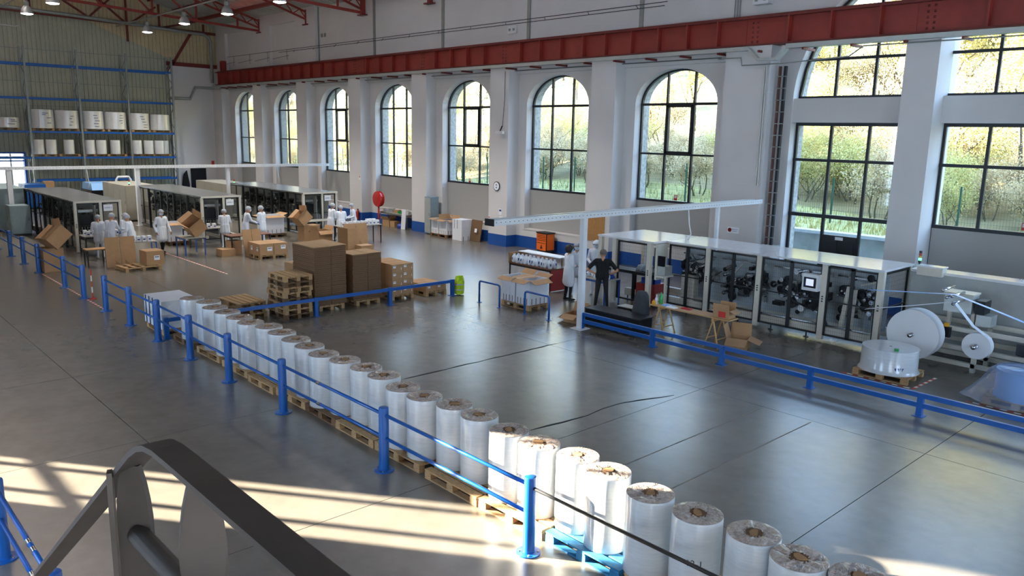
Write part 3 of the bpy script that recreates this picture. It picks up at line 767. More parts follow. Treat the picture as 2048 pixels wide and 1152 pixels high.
KINDS = [
 ('birch_tree', 'sparse yellow-green tree', tree_meshes(1, 9, .8, 11000, 'leaf_yellow', .10, 1, .075), 0),
 ('birch_tree', 'slim green tree', tree_meshes(2, 10, .7, 11000, 'leaf_green', .11, 1, .075), 0),
 ('bare_tree', 'nearly bare tree', tree_meshes(3, 9, .9, 5000, 'leaf_brown', .10, 1, .06), 0),
 ('shrub', 'tangled brown shrub', tree_meshes(4, 4.2, 1.2, 9000, 'leaf_brown', .05, 4, .06), 1),
 ('shrub', 'dense green shrub', tree_meshes(5, 4.6, 1.2, 9000, 'leaf_green', .05, 4, .06), 1),
]
rt = random.Random(21)
def plant(k, x, y, s, label):
    nm, lb, (b, l), _ = KINDS[k]
    t = thing(nm, label, 'tree' if KINDS[k][3] == 0 else 'shrub', (x, y, hz(x, y)-.1), rt.uniform(0, 6.28), 'trees and shrubs on the hillside outside')
    t.scale = (s, s, s*rt.uniform(.9, 1.15)); link('branches', b, t); link('foliage', l, t)
spots = []
for row, (y, n, ks, smin, smax) in enumerate(((35.6, 30, (3, 3, 4), .7, 1.0), (37.2, 26, (2, 3), .55, .75), (39.0, 26, (3, 4), .7, 1.0), (43, 24, (3, 4, 2), .8, 1.2), (48, 22, (0, 1, 2, 4), .85, 1.2), (54, 20, (0, 1, 2), .9, 1.25), (62, 20, (1, 0, 2), 1.0, 1.4), (72, 16, (1, 0), 1.2, 1.6))):
    xa, xb = -62*y/24.65-2, -3.5*y/24.65+3
    for i in range(n):
        x = xa+(xb-xa)*(i+.5)/n+rt.uniform(-1.2, 1.2); yy = y+rt.uniform(-1.4, 1.4); spots.append((row, rt.choice(ks), x, yy, rt.uniform(smin, smax)))
for i in range(34):
    yy = rt.uniform(40, 58); spots.append((8, rt.choice((0, 1, 2, 3, 4, 4)), rt.uniform(-15.5, -5)*yy/24.65, yy, rt.uniform(.8, 1.2)))
rown = ['just behind the fence', 'two rows behind the fence', 'at the foot of the bank', 'low on the bank', 'on the lower hillside', 'halfway up the hillside', 'high on the hillside', 'along the hill top', 'behind the two big windows']
cnt = {}
for row, k, x, y, s in spots:
    cnt[row] = cnt.get(row, 0)+1
    plant(k, x, y, s, '%s, %s from the end wall %s' % (KINDS[k][1], (ORD+['thirty-first', 'thirty-second', 'thirty-third', 'thirty-fourth'])[cnt[row]-1], rown[row]))
# ------------------------------------------------------------------ blue post-and-rail barrier, pallets, film rolls, rack
def text_mesh(name, body, size, m, parent, loc, rot):
    cu = bpy.data.curves.new('txt', 'FONT'); cu.body = body; cu.size = size; cu.align_x = 'CENTER'; cu.align_y = 'CENTER'; cu.extrude = .001; cu.materials.append(M[m])
    tmp = bpy.data.objects.new('tmp', cu); COL.objects.link(tmp); dg = bpy.context.evaluated_depsgraph_get(); me = bpy.data.meshes.new_from_object(tmp.evaluated_get(dg)); bpy.data.objects.remove(tmp)
    return link(name, me, parent, loc, rot)
def post_mesh(h=1.0, r=.075):
    return autosmooth(MB().lathe([(r, .02), (r, h-.03), (r*.93, h-.008), (r*.7, h), (.0001, h)], n=20).mesh('post', 'rail_blue'))
PM = post_mesh()
FM = autosmooth(MB().lathe([(.15, 0), (.15, .018), (.08, .02), (.078, .05)], n=24).mesh('base_flange', 'rail_blue'))
CM = autosmooth(MB().lathe([(.031, -.05), (.031, .05)], n=12, axis='x').mesh('coupling', 'chrome'))
def barrier(label, xs, y, clamps=(), zz=(.88, .52), group=None, r=.026):
    t = thing('post_and_rail_barrier', label, 'barrier', (xs[0], y, 0), 0, group); x0 = xs[0]
    for x in xs:
        link('post', PM, t, (x-x0, 0, 0)); link('base_flange', FM, t, (x-x0, 0, 0))
        for k in range(4):
            a = R(45+90*k); MB().lathe([(.012, .018), (.012, .032), (.0001, .032)], (x-x0+.115*math.cos(a), .115*math.sin(a), 0), 6).build('anchor_bolt', 'galv', t)
    for a, b in zip(xs, xs[1:]):
        for z in zz:
            MB().tube([(a-x0, 0, z), (b-x0, 0, z)], r, 12).build('rail', 'rail_blue', t, smooth=True)
    for xc, z in clamps: link('coupling', CM, t, (xc-x0, 0, z))
    return t
YR = 6.18
barrier('long blue post and rail barrier in front of the row of film rolls', [-22.95, -20.93, -18.94, -16.95, -14.92, -12.61, -9.38, -6.25], YR, [(-11.3, .88), (-11.3, .52)])
barrier('distant blue post and rail barrier passing the tall open cartons', [-39.5, -37.2, -34.82, -32.67, -30.46, -27.16, -25.06], YR)
barrier('near blue barrier with clamped double rail at the picture corner', [-10.15, -7.6, -5.0], 1.42, [(-8.55, .88), (-8.35, .88), (-8.55, .52)], (.88, .52))
tag(MB().tube([(-6.18, YR, .86), (-2.0, YR, .86), (2.5, YR, .86)], .022, 10).build('black_rail', 'black_steel', smooth=True), 'thin black rail running from the nearest blue post past the rolls', 'rail')
# red-white post leaning behind the gap post
rp_ = thing('marker_post', 'small red and white striped marker post beside the blue post', 'post', (-24.85, 6.35, 0))
for k in range(5): MB().tube([(0, 0, .02+.17*k), (0, 0, .02+.17*(k+1))], .02, 8).build('band', 'tape_red' if k % 2 == 0 else 'tape_white', rp_)
MB().lathe([(.10, 0), (.10, .02), (.03, .04)], n=12).build('foot', 'tape_red', rp_)

def pallet_parts(t, wood='pallet_wood', L=1.2, Wd=.8, seed=0, z0=0):
    rn = random.Random(seed)
    key = (wood, L, Wd)
    if key not in PAL:
        PAL[key] = dict(
            deck=MB().box(-L/2, L/2, -.0625, .0625, .122, .144).mesh('deck_board', wood),
            cross=MB().box(-.0625, .0625, -Wd/2, Wd/2, .1, .122).mesh('stringer_board', wood),
            block=MB().box(-.0725, .0725, -.05, .05, .022, .1).mesh('block', wood),
            skid=MB().box(-L/2, L/2, -.05, .05, 0, .022).mesh('skid_board', wood))
    P = PAL[key]; hy = Wd/2
    for y in (-hy+.0625, -hy/2+.03, 0, hy/2-.03, hy-.0625): link('deck_board', P['deck'], t, (rn.uniform(-.006, .006), y, z0))
    for x in (-L/2+.0725, 0, L/2-.0725):
        link('stringer_board', P['cross'], t, (x, 0, z0))
        for y in (-hy+.05, 0, hy-.05): link('block', P['block'], t, (x, y, z0))
    for y in (-hy+.05, 0, hy-.05): link('skid_board', P['skid'], t, (0, y, z0))
PAL = {}
def pallet(label, x, y, z=0, rz=0., wood='pallet_wood', L=1.2, Wd=.8, group=None, seed=0):
    t = thing('pallet', label, 'pallet', (x, y, z), rz, group); pallet_parts(t, wood, L, Wd, seed); return t

# row of pallets and 27 wrapped film rolls
RXP = [(-17.46,596),]
def backproj(px, py, z):
    d = f_ + r2*((px-1024)/1573.75) - u2*((py-576)/1573.75); return Vector((0, 0, CAM_H)) + d*((z-CAM_H)/d.z)
ROLLS = [(384,596),(417,603),(430,614),(454.5,623),(479,634),(501,644),(537.5,652),(564,664),(592,678),(619,691),(647.5,707),(689.5,719),(732,734),(768,750),(807,774),(848,791),(909,808),(959,829.5),(1018,859.5),(1079,885),(1157.5,911),(1216,941),(1301,985.5),(1395.5,1026),(1508,1065.5),(1593.5,1119),(1720,1155)]
rp = random.Random(5); k = 0; xx = -18.9
ends = [-18.87, -17.45, -16.06, -14.72, -13.6, -12.45, -11.35, -10.14, -8.76, -7.55, -6.3, -5.05, -3.8, -2.55]
for i, x in enumerate(ends):
    wood = 'pallet_blue' if i == 10 else ('pallet_wood_dark' if i in (0, 5) else 'pallet_wood')
    L = min(1.2, (ends[i+1]-x-.02) if i+1 < len(ends) else 1.2)
    lab = 'blue-painted pallet under the sunlit film rolls' if i == 10 else '%s wooden pallet under the film rolls counted from the white boards' % ORD[i]
    pallet(lab, x+L/2, 6.9+rp.uniform(-.03, .03), 0, rp.uniform(-.02, .02), wood, L, .8, 'pallets under the film rolls', i)
RB = None
def roll_body(seed):
    rn = random.Random(seed); r, h = .272, .94
    prof = [(r*.97, 0), (r, .012), (r*1.0, .2), (r*1.003, .5), (r, .8), (r*1.0, h-.02), (r*.985, h-.004)]
    return autosmooth(MB().lathe(prof, n=40).mesh('film_roll_body', 'film'), 40)
def roll_top(seed):
    rn = random.Random(seed); n = 36; mb = MB(); rings = [.268, .235, .19, .14, .105, .085]
    for i, rr in enumerate(rings):
        for k in range(n):
            a = 2*math.pi*k/n; z = .94+(0 if i == 0 else rn.uniform(-.006, .018)); q = rr*(1+rn.uniform(-.03, .03)*(i > 0)); mb.v.append((q*math.cos(a), q*math.sin(a), z))
    for i in range(len(rings)-1):
        for k in range(n):
            a, b = i*n+k, i*n+(k+1) % n; mb.f.append([a, b, b+n, a+n]); mb.m.append(0)
    return mb.mesh('wrapped_top', 'film_top', True)
BODIES = [roll_body(s) for s in range(2)]; TOPS = [roll_top(s) for s in range(5)]
def cardpatch(seed):
    rn = random.Random(seed); mb = MB(); a0 = rn.uniform(0, 6.28); pts = []
    for k in range(7):
        a = a0+2*math.pi*k/7; rr = rn.uniform(.045, .1); pts.append((rr*math.cos(a), rr*math.sin(a)*.75))
    return mb.prism(pts, .946, .956, 'xy').mesh('core_board', 'cardboard_in')
CORES = [cardpatch(s) for s in range(5)]
RDISC = MB().lathe([(.1, .935), (.1, .945), (.0001, .945)], n=20).mesh('core_disc', 'cardboard_dark')
RP = [backproj(px, py, 1.085) for px, py in ROLLS]
for _ in range(60):   # neighbouring rolls stand clear of each other
    for a, b in zip(RP, RP[1:]):
        d = math.hypot(b.x-a.x, b.y-a.y)
        if d < .556: a.x -= (.556-d)*.5; b.x += (.556-d)*.5
for i, (px, py) in enumerate(ROLLS):
    p = RP[i]; ex = min(max(p.y, 6.74), 7.0)
    lab = '%s clear-wrapped white film roll in the long row, counted from the white boards' % ORD[i]
    t = thing('film_roll', lab, 'film roll', (p.x, ex, .145), rp.uniform(0, 6.28), 'wrapped film rolls in the long row')
    link('roll_body', BODIES[i % 2], t); link('wrapped_top', TOPS[i % 5], t); link('core_disc', RDISC, t)
    c = link('core_board', CORES[i % 5], t)
    if px in (1395.5, 1508):  # hand-written numbers on the two near rolls
        ang = math.atan2(-ex, -p.x)-t.rotation_euler.z   # facing the aisle
        text_mesh('handwriting', '10-72' if px == 1508 else '12-1', .10, 'ink_dark', t, (.277*math.cos(ang), .277*math.sin(ang), .5), (R(90), 0, ang+R(90)))

# stack of white boards at the end of the row
pallet('pallet under the strapped stack of white boards', -19.95, 6.85, 0, .0, 'pallet_wood', 1.2, .8)
wbs = thing('board_stack', 'stack of large white boards strapped with dark bands on a pallet', 'board stack', (-19.95, 6.85, .145))
for k in range(6):
    MB().box(-.62+.006*k, .6+.006*k, -.43, .45, .118*k, .118*k+.112).build('board_bundle', 'white_board', wbs)
for x in (-.45, -.2, .05): MB().box(x-.015, x+.015, -.445, -.43, 0, .71).build('strap', 'black_steel', wbs)
for y in (-.2, .0, .25): MB().box(-.632, -.62, y-.012, y+.012, 0, .71).build('strap', 'black_steel', wbs)

# pallet rack against the end wall
RK = thing('pallet_rack', 'tall blue and grey pallet rack along the cladded end wall', 'rack', (-56.1, 0, 0))
UY = [8.78, 11.65, 14.53, 17.43, 20.33]; XB = -1.1
for y in UY:
    uf = MB(); 
    for x in (0, XB): uf.box(x-.05, x+.05, y-.055, y+.055, 0, 9.6)
    u_o = uf.build('upright_frame', 'galv', RK); lc = MB()
    z = .3; s_ = 0
    while z < 9.3:
        lc.bar((0, y, z), (XB, y, z+.75), .035) if s_ == 0 else lc.bar((XB, y, z), (0, y, z+.75), .035); z += .75; s_ ^= 1
    lc.build('lacing', 'galv', u_o)
BZ = [8.62, 6.6, 4.58, 3.0, 1.58]
for k in range(4):
    a, b = UY[k]+.055, UY[k+1]-.055
    for z in BZ:
        if k == 0 and z < 2: continue
        for x in (0.0, XB): MB().box(x-.025, x+.025, a, b, z-.12, z).build('beam', 'rack_blue', RK)
    for z in (4.597, 3.006):
        for j in range(4): yy = a+(b-a)*(j+.5)/4; MB().box(XB, .02, yy-.03, yy+.03, z-.04, z-.001).build('cross_support', 'galv', RK)
    MB().box(XB-.01, XB+.01, a, b, 9.5, 9.54).build('top_tie', 'galv', RK)
    MB().box(XB-.01, XB+.01, a, b, 7.55, 7.59).build('rear_tie', 'galv', RK); MB().box(XB-.01, XB+.01, a, b, 6.1, 6.13).build('rear_tie', 'galv', RK)
LBL = MB()
def big_reel(y, w, h, label, lines, seed):
    pallet('pallet under the '+label.split(',')[0], -56.6, y, 4.60, R(90), 'pallet_wood', 1.2, .9, seed=seed)
    t = thing('paper_reel', label, 'paper reel', (-56.6, y, 4.745), 0, 'large reels on the upper rack level')
    b = MB().lathe([(w*.98, 0), (w, .015), (w, h-.015), (w*.98, h), (.09, h), (.09, h-.05)], n=36).build('reel_body', 'film', t); autosmooth(b.data)
    rn = random.Random(seed); mb = MB()
    for z, ww in lines:
        a0 = rn.uniform(-.15, .25)
        for s in range(5):
            a, a2 = a0+ww*s/5, a0+ww*(s+1)/5
            mb.add([((w+.003)*math.cos(a), (w+.003)*math.sin(a), z), ((w+.003)*math.cos(a2), (w+.003)*math.sin(a2), z), ((w+.003)*math.cos(a2), (w+.003)*math.sin(a2), z+.035), ((w+.003)*math.cos(a), (w+.003)*math.sin(a), z+.035)], [(0, 1, 2, 3)])
    if lines:
        o = mb.build('printed_lines', 'ink_blue', t)
rows = [(.5, .5), (.7, .35), (.9, .3)]
L5 = [(.15, .4), (.32, .45), (.5, .45), (.68, .4), (.84, .35)]
big_reel(10.5, .70, .62, 'low white reel on the upper rack level, cut by the picture edge', [(.2, .6), (.36, .5), (.46, .4)], 1)
big_reel(12.38, .71, 1.14, 'large white reel with smudged print, first whole reel of the upper level', [(.3, .4), (.62, .45), (.8, .3), (.9, .5)], 2)
big_reel(13.80, .70, 1.12, 'white reel with short print at its right edge, second whole reel of the upper level', [(.2, .25), (.4, .25), (.6, .25), (.75, .3)], 3)
big_reel(15.27, .69, 1.13, 'large white reel with five printed lines, third whole reel of the upper level', L5, 4)
big_reel(16.67, .67, 1.11, 'large white reel with three printed lines, fourth whole reel of the upper level', [(.55, .35), (.72, .4), (.88, .35), (.4, .2)], 5)
big_reel(18.14, .65, 1.08, 'large white reel with a printed column, fifth whole reel of the upper level', L5, 6)
big_reel(19.5, .63, 1.04, 'large plain white reel at the right end of the upper rack level', [], 7)
SM = autosmooth(MB().lathe([(.30, 0), (.31, .01), (.31, .88), (.30, .9), (.05, .9), (.05, .86)], n=32).mesh('reel_body', 'film'))
SY = [(12.05, 'first'), (12.75, 'second'), (13.75, 'third'), (14.95, 'fourth'), (15.65, 'fifth'), (16.5, 'sixth'), (17.85, 'seventh'), (18.6, 'eighth'), (19.3, 'ninth'), (19.72, 'tenth')]
for k, (y, o_) in enumerate(SY):
    t = thing('film_roll', '%s small white roll of the lower rack level, counted from the bright doorway' % o_, 'film roll', (-56.35 if k != 9 else -56.7, y, 3.155), 0, 'small rolls on the lower rack level')
    link('roll_body', SM, t); link('core_disc', RDISC, t, (0, 0, -.04))
for k, y in enumerate((12.4, 13.75, 15.2, 16.55, 18.05, 19.4)):
    pallet('%s pallet under the small rolls of the lower rack level' % ORD[k], -56.6, y, 3.01, R(90), 'pallet_wood', 1.2, .8, 'pallets on the lower rack level', k)

# stacks of empty pallets by the low blue rail
for k in range(8):
    pallet('%s empty pallet from the floor in the tall pallet stack' % ORD[k], -19.5+rp.uniform(-.03, .03), 9.88+rp.uniform(-.03, .03), .146*k, rp.uniform(-.03, .03), 'pallet_wood_dark' if k in (0, 3, 6) else 'pallet_wood', 1.0, .8, 'tall stack of empty pallets', 40+k)
for k in range(3):
    pallet('%s empty pallet from the floor in the low pallet stack' % ORD[k], -20.35+rp.uniform(-.03, .03), 8.88+rp.uniform(-.03, .03), .146*k, R(0)+rp.uniform(-.04, .04), 'pallet_wood', 1.2, .8, 'low stack of empty pallets', 60+k)

# low blue rail along the pallet stacks with a safety vest on its end
def low_rail(label, pts, z=.5, w=.07, h=.09, tops=(.46,), pw=.1, ph=.52):
    t = thing('low_guard_rail', label, 'guard rail', (pts[0][0], pts[0][1], 0)); o = Vector((pts[0][0], pts[0][1], 0))
    for x, y in pts:
        MB().box(x-pw/2-o.x, x+pw/2-o.x, y-pw/2-o.y, y+pw/2-o.y, .01, ph).build('post', 'rail_blue', t)
        MB().box(x-.1-o.x, x+.1-o.x, y-.1-o.y, y+.1-o.y, 0, .012).build('base_plate', 'rail_blue', t)
    for a, b in zip(pts, pts[1:]):
        for z in tops: MB().bar(Vector((a[0], a[1], z))-o, Vector((b[0], b[1], z))-o, w, h).build('rail', 'rail_blue', t)
    return t
low_rail('low blue guard rail in front of the cardboard stacks', [(-19.0, 5.6+.8), (-18.98, 8.0), (-18.98, 10.36), (-18.94, 12.74), (-18.92, 15.05)])
low_rail('low blue double guard rail in front of the caged machine', [(-13.5, 15.1), (-11.2, 15.1), (-9.27, 15.1), (-7.18, 15.1), (-5.03, 15.1), (-2.9, 15.1), (-.8, 15.1)], tops=(.21, .40), ph=.44, w=.06, h=.09)
for lab, xa, xb in (('small blue hoop barrier standing clear of the open cartons', -17.64, -16.73), ('small blue hoop barrier in front of the two open cartons', -15.66, -14.7)):
    t = thing('hoop_barrier', lab, 'barrier', (xa, 15.07, 0)); d = xb-xa
    pts = [(0, 0, 0), (0, 0, .58), (.02, 0, .64), (.08, 0, .66), (d-.08, 0, .66), (d-.02, 0, .64), (d, 0, .58), (d, 0, 0)]
    MB().tube(pts, .03, 12).build('hoop', 'rail_blue', t, smooth=True)
    for x in (0, d): MB().lathe([(.08, 0), (.08, .012), (.03, .014)], (x, 0, 0), 16).build('base_flange', 'rail_blue', t)
# hi-vis vest hanging on the rail end
v = MB(); n = 14; rn = random.Random(8); prev = []
for i in range(n+1):
    z = .60-.57*i/n; w = .13+.07*min(1, i/5)
    ring = []
    for k in range(16):
        a = 2*math.pi*k/16; r1 = w*.8*(1+.16*math.sin(5*a+1)+.10*math.sin(2*a+i*.12)+rn.uniform(-.03, .03)); ring.append((r1*math.cos(a)*.75, r1*math.sin(a), z+rn.uniform(-.01, .01)))
    v.v += ring
for i in range(n):
    for k in range(16): a, b = i*16+k, i*16+(k+1) % 16; v.f.append([a, a+16, b+16, b]); v.m.append(1 if i in (6, 10) else 0)
v.f.append(list(range(16))[::-1]); v.m.append(0)
vo = v.build('safety_vest', ['hivis', 'grey_reflect'], smooth=True, loc=(-18.9, 15.32, 0)); tag(vo, 'yellow-green safety vest draped over the end of the low rail', 'vest')

# red and white floor tapes
def tape(label, a, b, w=.06, step=.12):
    t = thing('floor_tape', label, 'floor tape'); a, b = Vector(a), Vector(b); d = (b-a); n = int(d.length/step); d.normalize(); s = Vector((-d.y, d.x))*w/2; mr, mw = MB(), MB()
    for i in range(n):
        p, q = a+d*step*i, a+d*step*(i+1); mb = mw if i % 2 else mr
        mb.add([(p.x-s.x, p.y-s.y, .0008), (q.x-s.x, q.y-s.y, .0008), (q.x+s.x, q.y+s.y, .0008), (p.x+s.x, p.y+s.y, .0008), (p.x-s.x, p.y-s.y, .003), (q.x-s.x, q.y-s.y, .003), (q.x+s.x, q.y+s.y, .003), (p.x+s.x, p.y+s.y, .003)],
               [(3,2,1,0),(4,5,6,7),(0,1,5,4),(1,2,6,5),(2,3,7,6),(3,0,4,7)])
    for m_, c in ((mr, 'tape_red'), (mw, 'tape_white')): o = m_.build('tape_blocks', c, t); o['kind'] = 'stuff'
tape('striped floor tape across the gap in the blue barrier', (-30.2, 6.2), (-23.1, 6.2))
tape('striped floor tape crossing the aisle by the walking person', (-33.5, 11.1), (-26.5, 11.1))
tape('striped floor tape along the front of the paper reel pallet', (-7.25, 16.72), (-5.75, 16.70)); tape('striped floor tape along the side of the paper reel pallet', (-5.75, 16.7), (-5.72, 17.9))
tape('striped floor tape by the plastic-covered reel', (-4.75, 16.75), (-3.2, 16.7))
# ------------------------------------------------------------------ machines
def mesh_panel(w, h, sx=.055, sz=.11, t=.0026):
    mb = MB(); n = int(w/sx)
    for i in range(1, n): x = w*i/n; mb.box(x-t/2, x+t/2, -t/2, t/2, 0, h)
    m = int(h/sz)
    for j in range(1, m): z = h*j/m; mb.box(0, w, -t/2, t/2, z-t/2, z+t/2)
    return mb.mesh('wire_mesh', 'wire_black')
MESHES = {}
def guard_door(t, a, b, z0, z1, name='guard_door'):
    # a, b: floor-plan corner points (x, y); black frame with a wire mesh leaf inside
    a, b = Vector((a[0], a[1], 0)), Vector((b[0], b[1], 0)); d = b-a; L = d.length; ang = math.atan2(d.y, d.x)
    e = MB(); fw = .045
    e.box(0, fw, -.02, .02, z0, z1); e.box(L-fw, L, -.02, .02, z0, z1); e.box(0, L, -.02, .02, z0, z0+fw); e.box(0, L, -.02, .02, z1-fw, z1)
    e.box(0, L, -.012, .012, (z0+z1)/2-.015, (z0+z1)/2+.015)
    o = e.build(name, 'black_steel', t, loc=a, rot=(0, 0, ang))
    key = (round(L, 2), round(z1-z0, 2))
    if key not in MESHES: MESHES[key] = mesh_panel(L-.05, z1-z0-.05)
    link('wire_mesh', MESHES[key], o, (.025, 0, z0+.025))
PARTS = {}
def rollmesh(r, L):
    k = ('r', r, L)
    if k not in PARTS: PARTS[k] = autosmooth(MB().lathe([(r*.3, -.03), (r*.3, 0), (r, 0), (r, L), (r*.3, L), (r*.3, L+.04)], n=16, axis='y').mesh('roller', 'chrome'))
    return PARTS[k]
def wheelmesh(r):
    k = ('w', r)
    if k not in PARTS: PARTS[k] = autosmooth(MB().lathe([(r, 0), (r, .03), (r*.85, .035), (r*.8, .02), (r*.3, .02), (r*.3, .06), (.0001, .06)], n=18, axis='y').mesh('pulley', 'dark_metal'))
    return PARTS[k]
def blockmesh(w, d, h, m):
    k = ('b', w, d, h, m)
    if k not in PARTS:
        mb = MB().box(-w/2, w/2, -d, 0, -h/2, h/2); mb.box(-w*.3, w*.3, -d-.04, -d, -h*.3, h*.3); mb.box(-w/2-.015, w/2+.015, -.02, 0, -h/2-.015, h/2+.015)
        PARTS[k] = mb.mesh('unit', m)
    return PARTS[k]
def machinery(t, x0, x1, yb, depth, z0, z1, seed, dens=1.0):
    """drive units, rollers and pulleys cantilevered from the backplate at y=yb towards the front"""
    rn = random.Random(seed); n = int((x1-x0)*(z1-z0)*24*dens)
    sizes = [(.18, .22, .14), (.12, .16, .22), (.26, .18, .10), (.10, .25, .10), (.2, .12, .24)]
    for _ in range(n):
        zc = z0+(z1-z0)*min(1, max(0, rn.gauss(.55, .2))); x = rn.uniform(x0+.1, x1-.1); q = rn.random()
        if q < .30:
            link('roller', rollmesh(rn.choice((.03, .045, .06)), rn.choice((.22, .3))), t, (x, yb-.36-rn.uniform(0, .1), zc))
        elif q < .55: link('pulley', wheelmesh(rn.choice((.06, .09, .13))), t, (x, yb-.12-rn.uniform(0, .3), zc), (math.pi, 0, 0))
        else:
            w, d, h = rn.choice(sizes); link('drive_unit', blockmesh(w, d, h, rn.choice(('dark_metal', 'mid_metal', 'mid_metal', 'black_steel', 'machine_grey', 'chrome'))), t, (x, yb, zc), (0, rn.choice((0, 0, 0, .5, -.6)), 0))
    for _ in range(int((x1-x0)*1.6*dens)):
        x = rn.uniform(x0+.2, x1-.2); z = rn.uniform(z0+.2, z1-.1); L = rn.uniform(.2, .5); a = rn.uniform(-.9, .9)
        MB().bar((0, -.3, 0), (L*math.cos(a), -.3, L*math.sin(a)), .05, .035).build('arm', rn.choice(('mid_metal', 'dark_metal', 'cream_steel')), t, loc=(x, yb, z))
    for _ in range(int((x1-x0)*1.3*dens)):
        x = rn.uniform(x0+.1, x1-.3); z = rn.uniform(z0+.2, z1); pts = []
        for k in range(6): pts.append((x+.09*k, yb-.1-.05*rn.random(), z-.12*math.sin(math.pi*k/5)+rn.uniform(-.02, .02)))
        MB().tube(pts, .012, 5).build('hose', 'cable_black', t, smooth=True)

# --- right machine
mr = thing('packaging_machine', 'long caged machine with white roof near the big window', 'machine', (-7.5, 18.96, 0)); ox, oy = -7.5, 18.96
def bxr(name, m, x0, x1, y0, y1, z0, z1, parent=None): return MB().box(x0-ox, x1-ox, y0-oy, y1-oy, z0, z1).build(name, m, parent or mr)
bxr('roof_panel', 'machine_white', -13.7, -10.7, 18.88, 20.65, 1.97, 2.02); bxr('roof_panel', 'machine_white', -10.695, -7.42, 18.88, 20.65, 1.97, 2.02)
bxr('roof_panel', 'machine_white', -15.85, -13.705, 18.30, 20.55, 1.975, 2.025)
for x, y in ((-15.78, 18.4), (-15.2, 18.58-.2), (-13.9, 18.38), (-12.28, 18.96), (-10.69, 18.96), (-8.88, 18.96), (-7.5, 18.96)):
    p = bxr('post', 'cream_steel', x-.07, x+.07, y-.06, y+.06, .06, 1.97)
    for k in range(3): bxr('button', 'ink_dark', x-.02, x+.02, y-.075, y-.06, 1.02+.06*k, 1.05+.06*k, None).parent = mr
for x in (-15.78, -13.7, -10.69, -7.5): bxr('rear_post', 'cream_steel', x-.06, x+.06, 20.48, 20.6, .06, 1.97)
bxr('side_panel', 'cream_steel', -13.75, -13.68, 18.45, 18.95, .9, 1.95)
# guard doors: two leaves per bay
for a, b in ((-13.62, -12.35), (-12.21, -10.76), (-10.62, -8.95), (-8.81, -7.57)):
    m_ = (a+b)/2
    guard_door(mr, (a-ox, 0), (m_-ox, 0), .16, 1.93); guard_door(mr, (m_-ox, 0), (b-ox, 0), .16, 1.93)
guard_door(mr, (-15.1-ox, 18.4-oy), (-13.98-ox, 18.4-oy), .16, 1.93)
guard_door(mr, (0.02, .06), (0.02, 1.5), .16, 1.93)   # right end
bxr('base_frame', 'cream_steel', -15.3, -7.5, 19.05, 19.2, .14, .36); bxr('base_frame', 'cream_steel', -15.3, -7.5, 20.2, 20.35, .14, .36)
bxr('base_rail', 'chrome', -13.6, -7.6, 19.02, 19.05, .40, .43)
for x in (-15.2, -13.0, -11.3, -10.3, -9.3, -7.7):
    o = MB().lathe([(.07, 0), (.07, .015), (.02, .02), (.02, .16)], (x-ox, .12, 0), 10).build('levelling_foot', 'black_steel', mr)
bxr('backplate', 'machine_backplate', -13.6, -7.6, 19.72, 19.76, .36, 1.78)
for a, b in ((-13.5, -12.4), (-12.2, -10.8), (-10.6, -9.0), (-8.8, -7.65)): bxr('top_rail', 'chrome', a, b, 19.5, 19.54, 1.62, 1.66)
machinery(mr, -13.6-ox, -12.35-ox, 19.72-oy, .5, .7, 1.6, 5, 1.3); machinery(mr, -12.2-ox, -10.75-ox, 19.72-oy, .5, .5, 1.5, 6, 1.5)
machinery(mr, -10.6-ox, -9.0-ox, 19.72-oy, .5, .5, 1.6, 7, 1.1); machinery(mr, -8.8-ox, -7.65-ox, 19.72-oy, .5, .3, 1.7, 8, 1.4)
# perforated chute, collecting bins, dial, conveyor with folded products
ch = MB(); 
for i in range(7):
    for j in range(13): ch.box(-13.25-ox+.06*i, -13.25-ox+.06*i+.045, .16, .175, .12+.07*j, .12+.07*j+.055)
ch.box(-13.28-ox, -12.83-ox, .175, .4, .1, 1.05); ch.build('perforated_chute', 'cream_steel', mr)
bxr('waste_bin', 'red_panel', -14.75, -14.1, 18.9, 19.5, .08, .62); bxr('waste_bin', 'plastic_blue', -14.6, -14.2, 18.95, 19.4, .62, .8)
MB().lathe([(.085, -.02), (.085, 0), (.0001, 0)], (-9.72-ox, .55, .62), 20, 'y').build('pressure_dial', 'sign_white', mr)
bxr('tilted_head', 'dark_metal', -9.35, -8.98, 19.2, 19.7, .95, 1.15).rotation_euler = (0, 0, 0)
MB().bar((-9.25-ox, .3, .75), (-8.95-ox, .3, 1.15), .35, .2).build('tilted_head', 'dark_metal', mr); MB().bar((-9.15-ox, .3, .8), (-8.85-ox, .3, .35), .05, .05).build('arm', 'mid_metal', mr)
MB().bar((-8.5-ox, .25, .2), (-8.35-ox, .25, 1.45), .1, .1).build('white_column', 'cream_steel', mr); MB().bar((-8.25-ox, .25, .2), (-8.2-ox, .25, 1.4), .08, .08).build('white_column', 'cream_steel', mr)
